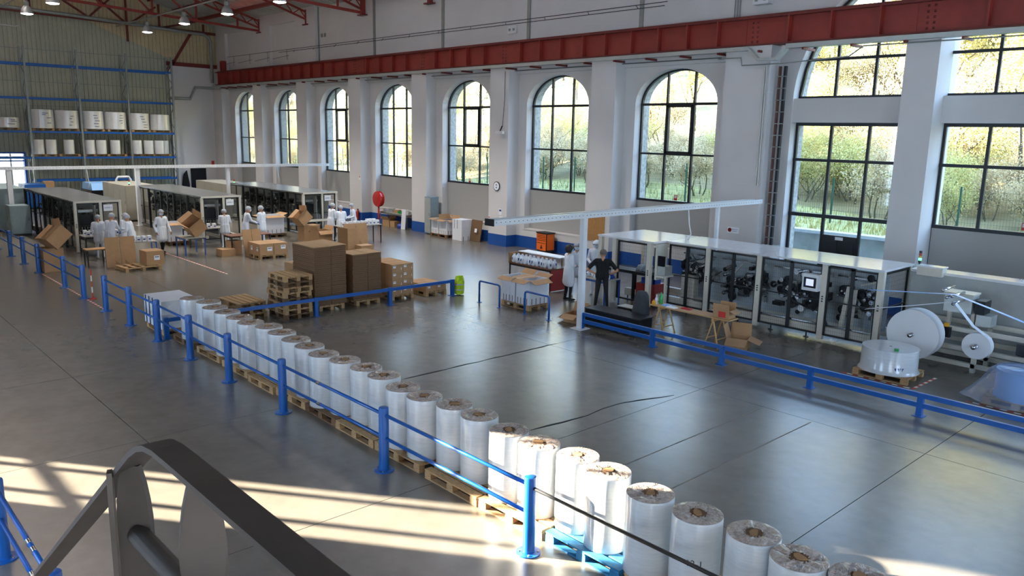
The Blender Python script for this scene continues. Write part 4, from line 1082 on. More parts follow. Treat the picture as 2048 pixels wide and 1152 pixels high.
# control terminal and screen
hm = bxr('screen_box', 'machine_white', -9.36, -8.95, 18.72, 18.9, 1.28, 1.70); bxr('screen_bezel', 'screen_dark', -9.31, -8.99, 18.71, 18.72, 1.36, 1.62, hm); bxr('screen', 'screen_glow', -9.25, -9.05, 18.705, 18.71, 1.41, 1.58, hm)
tm = bxr('terminal', 'galv_light', -13.68, -13.42, 18.5, 18.85, 1.05, 1.32); bxr('terminal_screen', 'screen_dark', -13.66, -13.44, 18.46, 18.52, 1.32, 1.62, tm); bxr('terminal_shelf', 'cream_steel', -13.7, -13.4, 18.4, 18.9, 1.0, 1.05, tm)
bxr('terminal_leg', 'cream_steel', -13.5, -13.44, 18.6, 18.66, .05, 1.0)
cv = bxr('conveyor', 'dark_metal', -16.0, -14.0, 18.9, 19.5, .86, .93); bxr('conveyor_leg', 'dark_metal', -15.0, -14.9, 19.0, 19.1, 0, .86, cv); bxr('conveyor_leg', 'dark_metal', -14.3, -14.2, 19.0, 19.1, 0, .86, cv)
for k in range(5): MB().cbox((-14.95+.16*k-ox, .35, 1.03), (.02, .3, .2), RY(.5)).build('folded_product', 'white_board', mr)
MB().box(-14.4-ox, -14.25-ox, .3, .42, .93, 1.7).build('pusher_column', 'mid_metal', mr)
# unwinding unit on the right
un = thing('unwinding_unit', 'cream unwinder frame holding paper reels at the machine end', 'machine', (-6.0, 19.4, 0)); o2x, o2y = -6.0, 19.4
def bxu(name, m, x0, x1, y0, y1, z0, z1, parent=None): return MB().box(x0-o2x, x1-o2x, y0-o2y, y1-o2y, z0, z1).build(name, m, parent or un)
bxu('cabinet_body', 'machine_grey', -7.3, -4.75, 20.2, 20.7, .1, 1.9); bxu('cabinet_top', 'machine_white', -7.32, -4.7, 20.15, 20.75, 1.9, 1.96)
bxu('cabinet_body', 'cab_blue_grey', -4.72, -3.4, 20.2, 20.7, .1, 1.9); bxu('cabinet_top', 'machine_white', -4.72, -3.3, 20.15, 20.75, 1.9, 1.96); bxu('control_box', 'cream_steel', -7.12, -6.55, 20.0, 20.3, 1.86, 2.06); bxu('control_lid', 'machine_white', -7.14, -6.53, 19.98, 20.32, 2.06, 2.09)
for x in (-6.95, -5.0, -3.6): MB().lathe([(.03, 0), (.045, .01), (.045, .02), (.03, .03)], (x-o2x, .95, 1.99), 12, 'y').build('lifting_eye', 'chrome', un)
for z in (.15, .5, .92):
    bxu('frame_beam', 'cream_steel', -6.9, -3.4, 18.95, 19.05, z-.045, z+.045); bxu('frame_beam', 'cream_steel', -6.9, -3.4, 19.85, 19.95, z-.045, z+.045)
for x in (-6.85, -5.35, -4.35, -3.45):
    for y in (18.95, 19.85): bxu('frame_post', 'cream_steel', x-.045, x+.045, y, y+.1, .0, .92)
for x in (-6.1, -5.6): bxu('frame_post', 'cream_steel', x-.035, x+.035, 19.4, 19.5, .9, 1.35)
bxu('web_guide_box', 'galv_light', -6.12, -5.55, 19.05, 19.5, 1.28, 1.68); bxu('web_guide_top', 'cream_steel', -6.14, -5.53, 19.03, 19.52, 1.68, 1.72)
bxu('side_module', 'dark_metal', -5.5, -5.3, 19.1, 19.5, 1.3, 1.6); bxu('motor_box', 'galv_light', -5.5, -5.2, 19.3, 19.7, 1.0, 1.25); bxu('regulator', 'yellow_paint', -6.0, -5.92, 18.85, 18.95, .96, 1.04); bxu('valve', 'dark_metal', -6.02, -5.86, 18.85, 18.95, .72, .95)
bxu('drawer_unit', 'screen_dark', -4.6, -4.2, 19.1, 19.6, .55, .8)
for x, z in ((-5.95, 1.85), (-5.75, 1.74), (-5.72, 1.58), (-5.86, 1.70)): MB().tube([(x-o2x, 18.35-o2y, z), (x-o2x, 19.1-o2y, z)], .03, 12).build('guide_roller', 'chrome', un, smooth=True)
MB().tube([(-6.47-o2x, 18.2-o2y, .75), (-6.47-o2x, 19.0-o2y, .75)], .05, 12).build('mandrel', 'chrome', un, smooth=True); MB().tube([(-5.17-o2x, 18.2-o2y, .75), (-5.17-o2x, 19.0-o2y, .75)], .05, 12).build('mandrel', 'chrome', un, smooth=True)
for x in (-6.47, -5.17): bxu('mandrel_bracket', 'cream_steel', x-.06, x+.06, 18.85, 18.95, .5, .85)
rl = tag(autosmooth(MB().lathe([(.055, 18.35), (.555, 18.35), (.565, 18.36), (.565, 18.72), (.555, 18.73), (.055, 18.73)], (-6.47, 0, .75), 56, 'y').mesh('r', 'paper_reel')) and link('paper_reel', bpy.data.meshes['r'], None), 'huge upright white paper reel mounted on the unwinder', 'paper reel')
bpy.data.meshes['r'].name = 'paper_reel'
rs = tag(autosmooth(MB().lathe([(.055, 18.38), (.28, 18.38), (.285, 18.385), (.285, 18.58), (.055, 18.58)], (-5.17, 0, .75), 40, 'y').mesh('r2', 'paper_reel')) and link('paper_reel', bpy.data.meshes['r2'], None), 'smaller upright white reel feeding the web at the unwinder', 'paper reel')
def web(label, pts, y0, y1, m):
    mb = MB()
    for (xa, za), (xb, zb) in zip(pts, pts[1:]):
        mb.add([(xa, y0, za), (xb, y0, zb), (xb, y1, zb), (xa, y1, za), (xa, y0, za+.004), (xb, y0, zb+.004), (xb, y1, zb+.004), (xa, y1, za+.004)], [(3,2,1,0),(4,5,6,7),(0,1,5,4),(1,2,6,5),(2,3,7,6),(3,0,4,7)])
    tag(mb.build('paper_web', m), label, 'paper web')
web('white paper web running from the small reel into the cage', [(-7.6, 1.12), (-6.5, 1.4), (-5.73, 1.615), (-5.3, 1.15), (-4.96, .95), (-4.885, .75)], 18.40, 18.56, 'white_board')
web('pale blue film web slanting over the guide rollers', [(-7.6, 1.58), (-5.75, 1.775), (-5.0, 1.58), (-4.2, 1.36), (-3.0, 1.0)], 18.42, 18.54, 'blue_film')
sl = thing('signal_tower', 'red amber green signal light tower on the machine end', 'signal light', (-7.2, 20.35, 2.02))
MB().tube([(0, 0, 0), (0, 0, .08)], .02, 8).build('stem', 'black_steel', sl)
for k, m in enumerate(('black_steel', 'led_green', 'signal_amber_off', 'signal_red_off', 'black_steel')): MB().lathe([(.035, .08+.06*k), (.035, .135+.06*k)], n=14).build('lens' if 0 < k < 4 else 'cap', m, sl)

# reel lying on its pallet and the reel under polythene
pallet('pallet under the flat wrapped paper reel', -6.5, 17.3, 0, .03, 'pallet_wood', 1.15, 1.0)
t = thing('paper_reel', 'flat white paper reel wrapped in film on a pallet', 'paper reel', (-6.5, 17.3, .145))
o = MB().lathe([(.62, 0), (.6, .03), (.575, .08), (.57, .5), (.565, .505)], n=56).build('reel_body', 'film', t); autosmooth(o.data); MB().lathe([(.03, .508), (.0001, .508)], n=16).build('core_hole', 'ink_dark', t)
MB().cbox((.24, -.3, .53), (.09, .08, .045), RZ(.3)).build('green_tape_roll', 'plastic_green', t)
o = MB()
for k in range(4):
    a0 = -1.0+.09*k; o.add([(.574*math.cos(a0), .574*math.sin(a0), .1), (.574*math.cos(a0+.06), .574*math.sin(a0+.06), .1), (.574*math.cos(a0+.06), .574*math.sin(a0+.06), .17), (.574*math.cos(a0), .574*math.sin(a0), .17)], [(0, 1, 2, 3)])
o.build('print_mark', 'ink_blue', t)
pallet('pallet under the plastic-covered reel at the right edge', -3.95, 17.35, 0, .02, 'pallet_wood', 1.15, 1.0)
t = thing('paper_reel', 'blue-tinted paper reel standing under a polythene cover at the right edge', 'paper reel', (-3.95, 17.35, .145))
o = MB().lathe([(.5, 0), (.5, .55), (.03, .555)], n=48).build('reel_body', 'blue_film', t); autosmooth(o.data)
rn = random.Random(4); mb = MB(); N = 48; prof = [(.02, .60), (.48, .585), (.54, .52), (.62, .3), (.72, .1), (.82, -.06)]
ph = [rn.uniform(0, 6.28) for _ in range(3)]
for i, (r, z) in enumerate(prof):
    for k in range(N):
        a = 2*math.pi*k/N; w = 1+(.05*math.sin(7*a+ph[0])+.04*math.sin(11*a+ph[1]))*(i/5)+(.25*max(0, math.cos(a-3.4))**3*(i/5)); mb.v.append((r*w*math.cos(a), r*w*math.sin(a), z+rn.uniform(-.008, .008)))
for i in range(len(prof)-1):
    for k in range(N): a, b = i*N+k, i*N+(k+1) % N; mb.f.append([a, a+N, b+N, b]); mb.m.append(0)
mb.build('polythene_cover', 'polythene', t, smooth=True)
tag(autosmooth(MB().lathe([(.05, 0), (.3, 0), (.3, .2), (.05, .2)], (-3.75, 18.3, .95), 36, 'y').mesh('blue_reel', 'blue_film')) and link('film_reel', bpy.data.meshes['blue_reel'], None), 'blue film reel on the unwinder at the picture edge', 'film reel')
bpy.data.objects['film_reel'].location = (0, 0, 0)
MB().tube([(-3.75-o2x, 18.2-o2y, .95), (-3.75-o2x, 19.0-o2y, .95)], .05, 12).build('mandrel', 'chrome', un, smooth=True)

# --- three caged machines at the far end
def far_machine(label, y0, y1, seed, sign, side):
    t = thing('packaging_machine', label, 'machine', (-34.3, y0, 0)); w = y1-y0; Lm = 8.4
    MB().box(-4.2, .03, -.06, w+.04, 1.99, 2.04).build('roof_panel', 'roof_steel', t); MB().box(-Lm, -4.205, -.06, w+.04, 1.99, 2.04).build('roof_panel', 'roof_steel', t); MB().box(.03, .05, -.06, w+.04, 1.97, 2.05).build('roof_edge', 'cream_steel', t)
    for y in (.0, w*.56, w): MB().box(-.12, 0, y-.05, y+.05, .03, 1.99).build('post', 'cream_steel', t)
    for k in range(3): MB().box(.0, .006, -.02, .02, 1.0+.06*k, 1.03+.06*k).build('button', 'ink_dark', t)
    for k in range(1, 6): MB().box(-Lm*k/5-.05, -Lm*k/5+.05, -.05, .05, .03, 1.99).build('post', 'black_steel', t)
    for k in range(1, 6, 2): MB().box(-Lm*k/5-.05, -Lm*k/5+.05, w-.05, w+.05, .03, 1.99).build('post', 'cream_steel', t)
    for a, b in ((.05, w*.56-.05), (w*.56+.05, w-.05)): guard_door(t, (-.05, a), (-.05, b), .14, 1.96)
    for k in range(5):
        xa, xb = -Lm*(k+1)/5+.06, -Lm*k/5-.06; guard_door(t, (xa, 0), ((xa+xb)/2, 0), .14, 1.96); guard_door(t, ((xa+xb)/2, 0), (xb, 0), .14, 1.96)
    MB().box(-Lm, -.2, .75, .79, .3, 1.85).build('backplate', 'machine_grey', t); MB().box(-Lm, -.1, .1, .25, .12, .3).build('base_frame', 'cream_steel', t); MB().box(-Lm, -.1, w-.25, w-.1, .12, .3).build('base_frame', 'cream_steel', t)
    machinery(t, -Lm+.3, -3.0, .75, .5, .6, 1.7, seed, .8); machinery(t, -3.0, -.6, .75, .5, .5, 1.6, seed+50, 1.2)
    # delivery head behind the end doors
    rn = random.Random(seed); MB().box(-.9, -.45, .25, .95, .95, 1.45).build('delivery_head', 'dark_metal', t); MB().box(-.7, -.5, .2, 1.0, 1.55, 1.65).build('head_beam', 'galv_light', t)
    for k in range(7): MB().tube([(-.42, .3+.1*k, .6), (-.42, .3+.1*k, .98)], .014, 6).build('guide_rod', 'chrome', t)
    MB().box(-.8, -.3, .2, 1.0, .5, .6).build('delivery_table', 'black_steel', t)
    MB().box(-1.6, -.5, w-.5, w-.15, .9, 1.8).build('electric_box', 'cab_cream', t)
    MB().box(.012, .022, w*.62, w*.62+.34, 1.62, 1.88).build('line_sign', 'sign_white', t)
    cu = bpy.data.curves.new('sign_text', 'FONT'); cu.body = sign; cu.size = .075; cu.align_x = 'CENTER'; cu.align_y = 'CENTER'; cu.extrude = .001; cu.materials.append(M['ink_blue'])
    tmp = bpy.data.objects.new('tmp', cu); COL.objects.link(tmp); dg = bpy.context.evaluated_depsgraph_get(); me = bpy.data.meshes.new_from_object(tmp.evaluated_get(dg)); bpy.data.objects.remove(tmp)
    link('sign_text', me, t, (.024, w*.62+.17, 1.75), (R(90), 0, R(90)))
    return t
far_machine('caged machine with white roof, line sign three, nearest the blue barrier', 8.4, 10.05, 101, 'LIGNE 3', 0)
far_machine('caged machine with white roof, line sign two, middle of the three', 13.4, 15.1, 202, 'LIGNE 2', 0)
far_machine('caged machine with white roof, line sign one, nearest the windows', 18.25, 20.0, 303, 'LIGNE 1', 0)
# electric cabinets behind the machines
def cabinet(label, x0, x1, y0, y1, h, m, doors=2, light=False, nm='electrical_cabinet'):
    t = thing(nm, label, 'cabinet', (x1, y0, 0)); MB().box(x0-x1, 0, 0, y1-y0, .08, h).build('body', m, t); MB().box(x0-x1+.03, -.03, .03, y1-y0-.03, 0, .08).build('plinth', 'black_steel', t)
    L = x1-x0
    for k in range(doors):
        a, b = -L+L*k/doors+.02, -L+L*(k+1)/doors-.02; d = MB().box(a, b, -.012, 0, .12, h-.04).build('door', m, t); MB().box(b-.08, b-.05, -.03, -.012, h*.5, h*.5+.14).build('handle', 'chrome', d)
    e = MB().box(0, .012, .03, y1-y0-.03, .12, h-.04).build('end_door', m, t); MB().box(.012, .03, y1-y0-.12, y1-y0-.09, h*.5, h*.5+.12).build('handle', 'chrome', e)
    if light:
        for k, c in enumerate(('black_steel', 'led_green', 'signal_amber_off', 'signal_red_off')): MB().lathe([(.04, h+.02+.07*k), (.04, h+.085+.07*k)], (-.3, .3, 0), 12).build('signal_lens', c, t)
cabinet('long blue-grey cabinet beside the far barrier', -47.2, -43.0, 7.35, 8.5, 2.0, 'cab_blue_grey', 4)
cabinet('low blue-grey cabinet standing by the white column', -42.2, -41.2, 7.45, 8.25, 1.35, 'cab_blue_grey', 2)
cabinet('cream cabinet with green signal light behind the middle machine', -48.2, -44.3, 13.3, 14.9, 1.9, 'cab_cream', 4, True)
cabinet('low cream cabinet in front of the signal light cabinet', -44.2, -42.8, 14.2, 15.2, 1.1, 'cab_cream', 2)
cabinet('cream cabinet with green signal light behind the machine by the windows', -48.4, -43.3, 18.6, 20.2, 1.85, 'cab_cream', 4, True)

# --- white columns with overhead bus bar trays
def bus_tray(label, x, y0, y1, z):
    t = thing('overhead_tray', label, 'cable tray', (x, y0, z)); L = y1-y0
    for dx in (-.14, .14): MB().box(dx-.015, dx+.015, 0, L, -.05, .09).build('side_rail', 'machine_white', t)
    MB().box(-.14, .14, 0, L, -.05, -.035).build('tray_bed', 'machine_white', t); MB().box(-.05, .05, 0, L, -.02, .06).build('bus_bar', 'cream_steel', t)
    mb = MB(); n = int(L/.14)
    for k in range(n): mb.box(.156, .158, .05+.14*k, .075+.14*k, .015, .03)
    mb.build('slots', 'screen_dark', t)['kind'] = 'stuff'
    MB().box(-.15, .15, -.03, .0, -.06, .1).build('end_cap', 'dark_metal', t); return t
def column(label, x, y, h, w=.14):
    t = thing('tray_column', label, 'column', (x, y, 0)); MB().box(-w/2, w/2, -w/2, w/2, .015, h).build('shaft', 'machine_white', t); MB().box(-.19, .19, -.19, .19, 0, .015).build('base_plate', 'machine_white', t)
bus_tray('long white overhead tray above the caged machine', -13.53, 11.85, 23.55, 2.98); column('white column carrying the tray near the low blue rail', -13.53, 15.06, 2.925); column('white column carrying the tray behind the caged machine', -13.53, 21.2, 2.925, .1)
bus_tray('white overhead tray crossing above the three far machines', -42.4, 7.4, 24.2, 2.95)
for k, y in enumerate((7.75, 13.35, 18.05)): column('white tray column, %s from the blue barrier' % ORD[k], -42.4, y, 2.895, .2 if k < 2 else .16)
for k, (x, y, z0) in enumerate(((-42.3, 11.0, 2.0), (-42.3, 20.9, 1.9), (-13.5, 19.6, 2.02))):
    tag(MB().tube([(x, y, 2.9), (x+.03, y+.03, 2.5), (x+.1, y+.05, 2.2), (x+.05, y, z0)], .018, 7).build('feed_cable', 'plastic_white', smooth=True), ['white cable dropping from the tray near the blue barrier', 'white cable dropping from the tray near the window wall', 'white cable dropping from the tray onto the machine roof'][k], 'cable')
# ------------------------------------------------------------------ cartons
def sticker(t, c, w, h, rz):   # small printed label on a carton side
    o = MB().box(-w/2, w/2, -.004, 0, -h/2, h/2).build('address_label', 'sign_white', t, loc=c, rot=(0, 0, rz))
    MB().box(-w*.38, w*.38, -.006, -.004, h*.12, h*.3).build('label_print', 'ink_dark', o)
def carton(label, x, y, z, dx, dy, dz, rz=0., m='cardboard', stick=None, group=None, tape=True):
    t = thing('carton', label, 'carton', (x, y, z), rz, group)
    b = MB(); g = .004
    b.box(-dx/2, dx/2, -dy/2, dy/2, 0, dz-.004); b.box(-dx/2, -g, -dy/2, dy/2, dz-.004, dz); b.box(g, dx/2, -dy/2, dy/2, dz-.004, dz)
    b.build('body', m, t)
    if tape: MB().box(-.025, .025, -dy/2-.001, dy/2+.001, dz, dz+.001).build('tape_strip', 'cardboard_in', t)
    for s in (stick or []):
        side, u, v, w, h = s
        if side == '+x': sticker(t, (dx/2, u, v), w, h, R(90))
        elif side == '-y': sticker(t, (u, -dy/2, v), w, h, 0)
    return t
def open_carton(label, x, y, z, dx, dy, dz, rz=0., m='white_board', flap=.24, angs=(.7, .9, .6, .8), slots=True, group=None, nm='open_carton', flapm='cardboard'):
    t = thing(nm, label, 'open carton', (x, y, z), rz, group); w = .012
    for a, b, c, d in ((-dx/2, dx/2, -dy/2, -dy/2+w), (-dx/2, dx/2, dy/2-w, dy/2), (-dx/2, -dx/2+w, -dy/2+w, dy/2-w), (dx/2-w, dx/2, -dy/2+w, dy/2-w)):
        MB().box(a, b, c, d, .01, dz).build('side_panel', m, t)
    MB().box(-dx/2, dx/2, -dy/2, dy/2, 0, .01).build('bottom_panel', 'cardboard_in', t)
    f = flap
    for k, (nx, ny, L) in enumerate(((0, -1, dx), (1, 0, dy), (0, 1, dx), (-1, 0, dy))):
        a = angs[k]; hx, hy = nx*dx/2, ny*dy/2; ex, ey, ez = nx*math.sin(a)*f, ny*math.sin(a)*f, math.cos(a)*f
        px, py = -ny*L/2, nx*L/2; n = Vector((nx*math.cos(a), ny*math.cos(a), -math.sin(a)))*.006
        p = [Vector((hx-px, hy-py, dz)), Vector((hx+px, hy+py, dz)), Vector((hx+px*.96+ex, hy+py*.96+ey, dz+ez)), Vector((hx-px*.96+ex, hy-py*.96+ey, dz+ez))]
        MB().add(p+[q+n for q in p], [(0,1,2,3),(7,6,5,4),(0,4,5,1),(1,5,6,2),(2,6,7,3),(3,7,4,0)]).build('flap', flapm, t)
    if slots:
        for k in range(4):
            u = -dx/2+dx*(k+.6)/4.4; MB().box(u-.012, u+.012, -dy/2-.004, -dy/2, .02, .2).build('strap_mark', 'cardboard_dark', t)
            u = -dy/2+dy*(k+.6)/4.4; MB().box(dx/2, dx/2+.004, u-.012, u+.012, .02, .2).build('strap_mark', 'cardboard_dark', t)
    return t
D = 1.9
# two open white cartons on a pallet behind the hoop barrier
pallet('pallet under the two open white cartons', -16.42, 15.80, 0, 0)
open_carton('open white carton with brown flaps, left of two on a pallet', -16.75, 15.8, .145, .56, .74, .74, 0, angs=(1.9, 1.6, 1.0, 1.8))
open_carton('open white carton with wide brown flaps, right of two on a pallet', -16.13, 15.8, .145, .56, .74, .74, 0, angs=(1.9, 2.0, 1.2, 1.5))
# cardboard sheet stacks
def sheet_stack(label, x0, x1, y0, y1, h, seed, wavy=.0):
    t = thing('cardboard_stack', label, 'cardboard stack', ((x0+x1)/2, (y0+y1)/2, .145)); hx, hy = (x1-x0)/2, (y1-y0)/2; n = int(h/.055); rn = random.Random(seed)
    for k in range(n):
        j = rn.uniform(-.008, .008); i = rn.uniform(-.008, .008); yy = hy*.05
        for a, b in ((-hy, yy-.006), (yy+.006, hy)):
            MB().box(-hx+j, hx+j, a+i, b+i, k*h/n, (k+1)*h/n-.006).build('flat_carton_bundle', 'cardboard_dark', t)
    MB().box(-hx-.01, hx+.01, -hy-.01, hy*.05, h-.004, h+.012).build('top_sheet', 'kraft_top', t); MB().cbox((0, hy*.55, h+.016), (2*hx+.02, hy*.98, .014), RX(.03 if wavy > .01 else .01)).build('top_sheet', 'kraft_top', t)
pallet('pallet under the taller stack of flat cartons', -20.0, 11.1, 0, 0, 'pallet_wood', 1.2, .8); sheet_stack('tall dark stack of flat cartons beside the pallet stack', -20.65, -19.42, 10.58, 11.58, 1.66, 1, .02)
pallet('pallet under the shorter stack of flat cartons', -20.0, 12.3, 0, 0, 'pallet_wood', 1.2, .8); sheet_stack('shorter dark stack of flat cartons beside the labelled boxes', -20.3, -19.48, 11.84, 12.8, 1.34, 2, .008)
# labelled boxes: two columns, four layers
pallet('pallet under the four-layer stack of labelled boxes', -20.0, 13.52, 0, 0, 'pallet_wood', 1.2, .8)
for L in range(4):
    for c in range(2):
        for d in range(3):
            y = 13.33+.385*c; x = -19.6-.42*d
            lab = 'labelled box in the %s layer of the boxed pallet, %s column, %s row' % (('bottom', 'second', 'third', 'top')[L], ('left', 'right')[c], ('front', 'middle', 'back')[d])
            carton(lab, x, y, .146+.236*L, .41, .38, .232, 0, stick=[('+x', -.11, .16, .09, .07), ('+x', .13, .1, .02, .07)] if d == 0 else None, group='labelled boxes on the four-layer pallet')
pallet('pallet under the single layer of low boxes by the vest', -19.85, 14.68, 0, 0, 'pallet_wood', 1.2, .8)
for c in range(2):
    for d in range(2): carton('low labelled box by the vest, %s column, %s row' % (('left', 'right')[c], ('front', 'back')[d]), -19.55-.56*d, 14.5+.39*c, .146, .54, .38, .2, 0, stick=[('+x', -.08, .13, .09, .06)] if d == 0 else None, group='low boxes beside the vest')
carton('tall brown box with label half hidden behind the flat carton stack', -22.0, 11.35, .0, .5, .45, 1.0, .1, stick=[('+x', .02, .72, .16, .2)])
# pair of labelled cartons in the middle of the floor
pallet('pallet under the pair of large labelled cartons', -29.3, 13.95, 0, 0, 'pallet_wood', 1.1, 1.2)
carton('large labelled carton, left of the pair in mid floor', -29.3, 13.66, .146, 1.05, .57, .45, 0, stick=[('+x', .12, .24, .2, .15), ('-y', .3, .24, .14, .16), ('-y', -.2, .24, .14, .16)])
carton('large labelled carton, right of the pair in mid floor', -29.3, 14.25, .146, 1.05, .57, .45, 0, stick=[('+x', .1, .28, .2, .15)])
# carton on the pallet by the walking person
pallet('half-empty pallet with one carton in front of the folded board', -29.3, 9.05, 0, R(4), 'pallet_wood', 1.0, 1.25)
carton('single labelled carton on the half-empty pallet', -29.28, 9.52, .146, .62, .62, .5, R(4), stick=[('+x', .05, .25, .2, .16)])
# upright folded boards
def lean_board(label, x, y0, y1, h, tilt=.12):
    t = thing('folded_board', label, 'cardboard sheet', (x, (y0+y1)/2, 0)); w = y1-y0; rot = RY(-tilt)
    for a, b in ((-w/2, -.01), (.01, w/2)):
        MB().cbox(rot @ Vector((0, (a+b)/2, h/2)), (.03, b-a, h), rot).build('panel', 'cardboard', t)
    for y in (-w*.2, w*.12):
        p = [rot @ Vector((.017, y, .02)), rot @ Vector((.017, y+.2, .02)), rot @ Vector((.017, y, .26))]; MB().add(p+[q+Vector((.006, 0, 0)) for q in p], [(0, 1, 2), (5, 4, 3), (0, 3, 4, 1), (1, 4, 5, 2), (2, 5, 3, 0)]).build('corner_flap', 'cardboard_in', t)
lean_board('tall folded cardboard leaning in front of the line three workers', -30.1, 8.24, 9.25, 1.08); lean_board('folded cardboard leaning in front of the line two table', -29.85, 13.25, 14.0, 1.06, .2)
lean_board('folded cardboard leaning in front of the line one table', -29.75, 17.75, 18.9, 1.02, .14)
t = thing('folded_board', 'upright carton side panel beside the line one board', 'cardboard sheet', (-29.2, 17.3, 0)); MB().box(-.4, .4, -.02, .0, .03, .95).build('panel', 'cardboard_in', t); MB().box(.38, .4, 0, .45, .03, .95).build('panel', 'cardboard', t)
# big tilted open carton balanced on another, by the far barrier
open_carton('tall brown carton by the far blue barrier', -30.55, 6.62, 0, .62, .62, .82, 0, 'cardboard', .01, (0, 0, 0, 0), False)
def tilted_carton(label, c, s, eul, nm='open_carton'):
    t = open_carton(label, c[0], c[1], c[2], s[0], s[1], s[2], 0, 'cardboard', .22, (.5, .9, .6, 1.2), False, nm=nm); t.rotation_euler = eul
tilted_carton('open brown carton tipped on its corner atop the tall carton', (-30.5, 6.95, .98), (.75, .72, .5), (R(42), R(-8), R(6)))
tilted_carton('open brown carton tipped over on the blue-legged table', (-31.6, 12.1, .93), (.62, .62, .55), (R(38), R(14), R(10)))
# line one cartons
carton('brown carton standing under the tipped one by line one', -32.8, 17.65, 0, .6, .8, .7, 0); tilted_carton('open brown carton tipped on top of the carton by line one', (-32.75, 17.45, .86), (.7, .6, .45), (R(40), R(-5), R(0)))
open_carton('open brown carton with a paper on it by line one', -31.4, 17.5, 0, .7, .7, .62, .05, 'cardboard', .2, (.3, 2.4, .4, 2.2), False)
carton('low carton lying at the foot of the line one board', -28.6, 17.95, 0, .5, .6, .24, 0)
carton('low carton on the floor in front of the line two worker', -30.5, 12.75, 0, .55, .55, .28, .02)
carton('taller carton under the line two table', -30.75, 13.2, 0, .5, .45, .55, 0)
open_carton('big open white carton on red pallet beside the middle machine', -35.1, 16.9, .15, .85, .95, .85, 0, angs=(1.7, 1.9, 1.2, 1.7)); t = thing('pallet', 'dark red pallet under the big open white carton', 'pallet', (-35.1, 16.9, 0)); pallet_parts(t, 'pallet_wood_dark', 1.2, 1.0)
open_carton('big open white carton between line three and line two', -34.9, 12.35, .15, .8, .8, .8, 0, angs=(1.7, 1.9, 1.2, 1.7), m='white_board'); pallet('pallet under the big open carton between line three and line two', -34.9, 12.35, 0, 0, 'pallet_wood_dark', 1.2, .8)
# floor cartons on the right
open_carton('open brown carton at the foot of the white column', -14.15, 15.55, 0, .45, .5, .24, .2, 'cardboard', .26, (1.9, .4, .3, 2.2), False)
open_carton('open brown carton on the floor by the trestle table', -9.85, 16.75, 0, .5, .48, .26, .35, 'cardboard', .3, (2.0, 1.9, .1, .3), False)

# ------------------------------------------------------------------ tables and stands
def table(label, x, y, lx, ly, h, top='cab_cream', leg='black_steel', thick=.03, rz=0., lw=.04, nm='work_table', shelf=False):
    t = thing(nm, label, 'table', (x, y, 0), rz); MB().box(-lx/2, lx/2, -ly/2, ly/2, h-thick, h).build('table_top', top, t)
    for sx in (-1, 1):
        for sy in (-1, 1): MB().box(sx*(lx/2-lw)-lw/2, sx*(lx/2-lw)+lw/2, sy*(ly/2-lw)-lw/2, sy*(ly/2-lw)+lw/2, 0, h-thick).build('leg', leg, t)
    MB().box(-lx/2+lw, lx/2-lw, -ly/2+lw*.5, -ly/2+lw*1.5, h-thick-.06, h-thick).build('apron', leg, t); MB().box(-lx/2+lw, lx/2-lw, ly/2-lw*1.5, ly/2-lw*.5, h-thick-.06, h-thick).build('apron', leg, t)
    if shelf: MB().box(-lx/2+lw, lx/2-lw, -ly/2+lw, ly/2-lw, .2, .23).build('shelf', leg, t)
    return t
table('delivery table full of white boxes at the line three machine', -33.55, 9.25, .9, 1.8, .78)
table('blue-legged table carrying the tipped carton', -31.6, 11.8, 1.0, .85, .72, 'cab_cream', 'rail_blue')
table('small blue-legged table with white boxes beside the line three board', -31.0, 9.75, .6, .95, .76, 'cab_cream', 'rail_blue'); table('low brown stool table left of the line three board', -30.9, 8.1, .5, .7, .62, 'plywood', 'black_steel')
table('delivery table with white boxes at the line two machine', -33.6, 13.2, .8, 1.7, .78); table('brown packing table behind the line two board', -30.8, 13.8, .8, 1.7, .76, 'table_brown', 'black_steel')
table('delivery table at the line one machine', -33.7, 18.6, .8, 1.6, .78); table('packing table with a row of white boxes behind the line one board', -30.6, 18.9, .7, 2.1, .84, 'cab_cream', 'black_steel')
table('pale table with blue legs in front of the white-suited workers', -15.45, 18.05, 1.0, .75, .76, 'cab_cream', 'rail_blue')
tb = table('brown table stacked with white bags near the orange tool chest', -18.4, 18.3, 2.0, .9, .74, 'table_brown', 'black_steel'); MB().box(.96, 1.0, -.42, .42, .02, .70).build('red_side_panel', 'red_panel', tb); MB().box(-1.0, -.96, -.45, .45, .74, 1.06).build('end_board', 'cardboard_in', tb); MB().box(-.98, .98, .0, .45, 1.06, 1.085).build('top_board', 'white_board', tb)
MB().box(.7, .74, .36, .4, .74, 1.06).build('board_prop', 'pine', tb); MB().box(-.1, -.06, .36, .4, .74, 1.06).build('board_prop', 'pine', tb)
# white product boxes and bags
BOXM = MB().box(-.06, .06, -.05, .05, 0, .15).mesh('box_body', 'white_board'); LIDM = MB().box(-.062, .062, -.052, .052, .15, .165).mesh('box_lid', 'sign_white'); PRM = MB().box(.0605, .062, -.035, .035, .05, .09).mesh('box_print', 'ink_blue')
def small_boxes(where, pts, z, s=1.0):
    for k, (x, y) in enumerate(pts):
        t = thing('product_box', '%s small white box %s' % (ORD[k], where), 'box', (x, y, z), random.uniform(-.12, .12), 'small white boxes '+where.split(',')[0]); t.scale = (s, s, s)
        link('box_body', BOXM, t); link('box_lid', LIDM, t); link('box_print', PRM, t)
small_boxes('on the line three delivery table, counted from the barrier side', [(-33.2, 8.5+.21*k) for k in range(8)], .78, 1.2)
small_boxes('in the rear row of the line three delivery table', [(-33.6, 8.5+.21*k) for k in range(6)], .78, 1.2)
small_boxes('on the blue-legged table beside the line three board', [(-30.85, 9.4+.19*k) for k in range(4)], .76, 1.25)
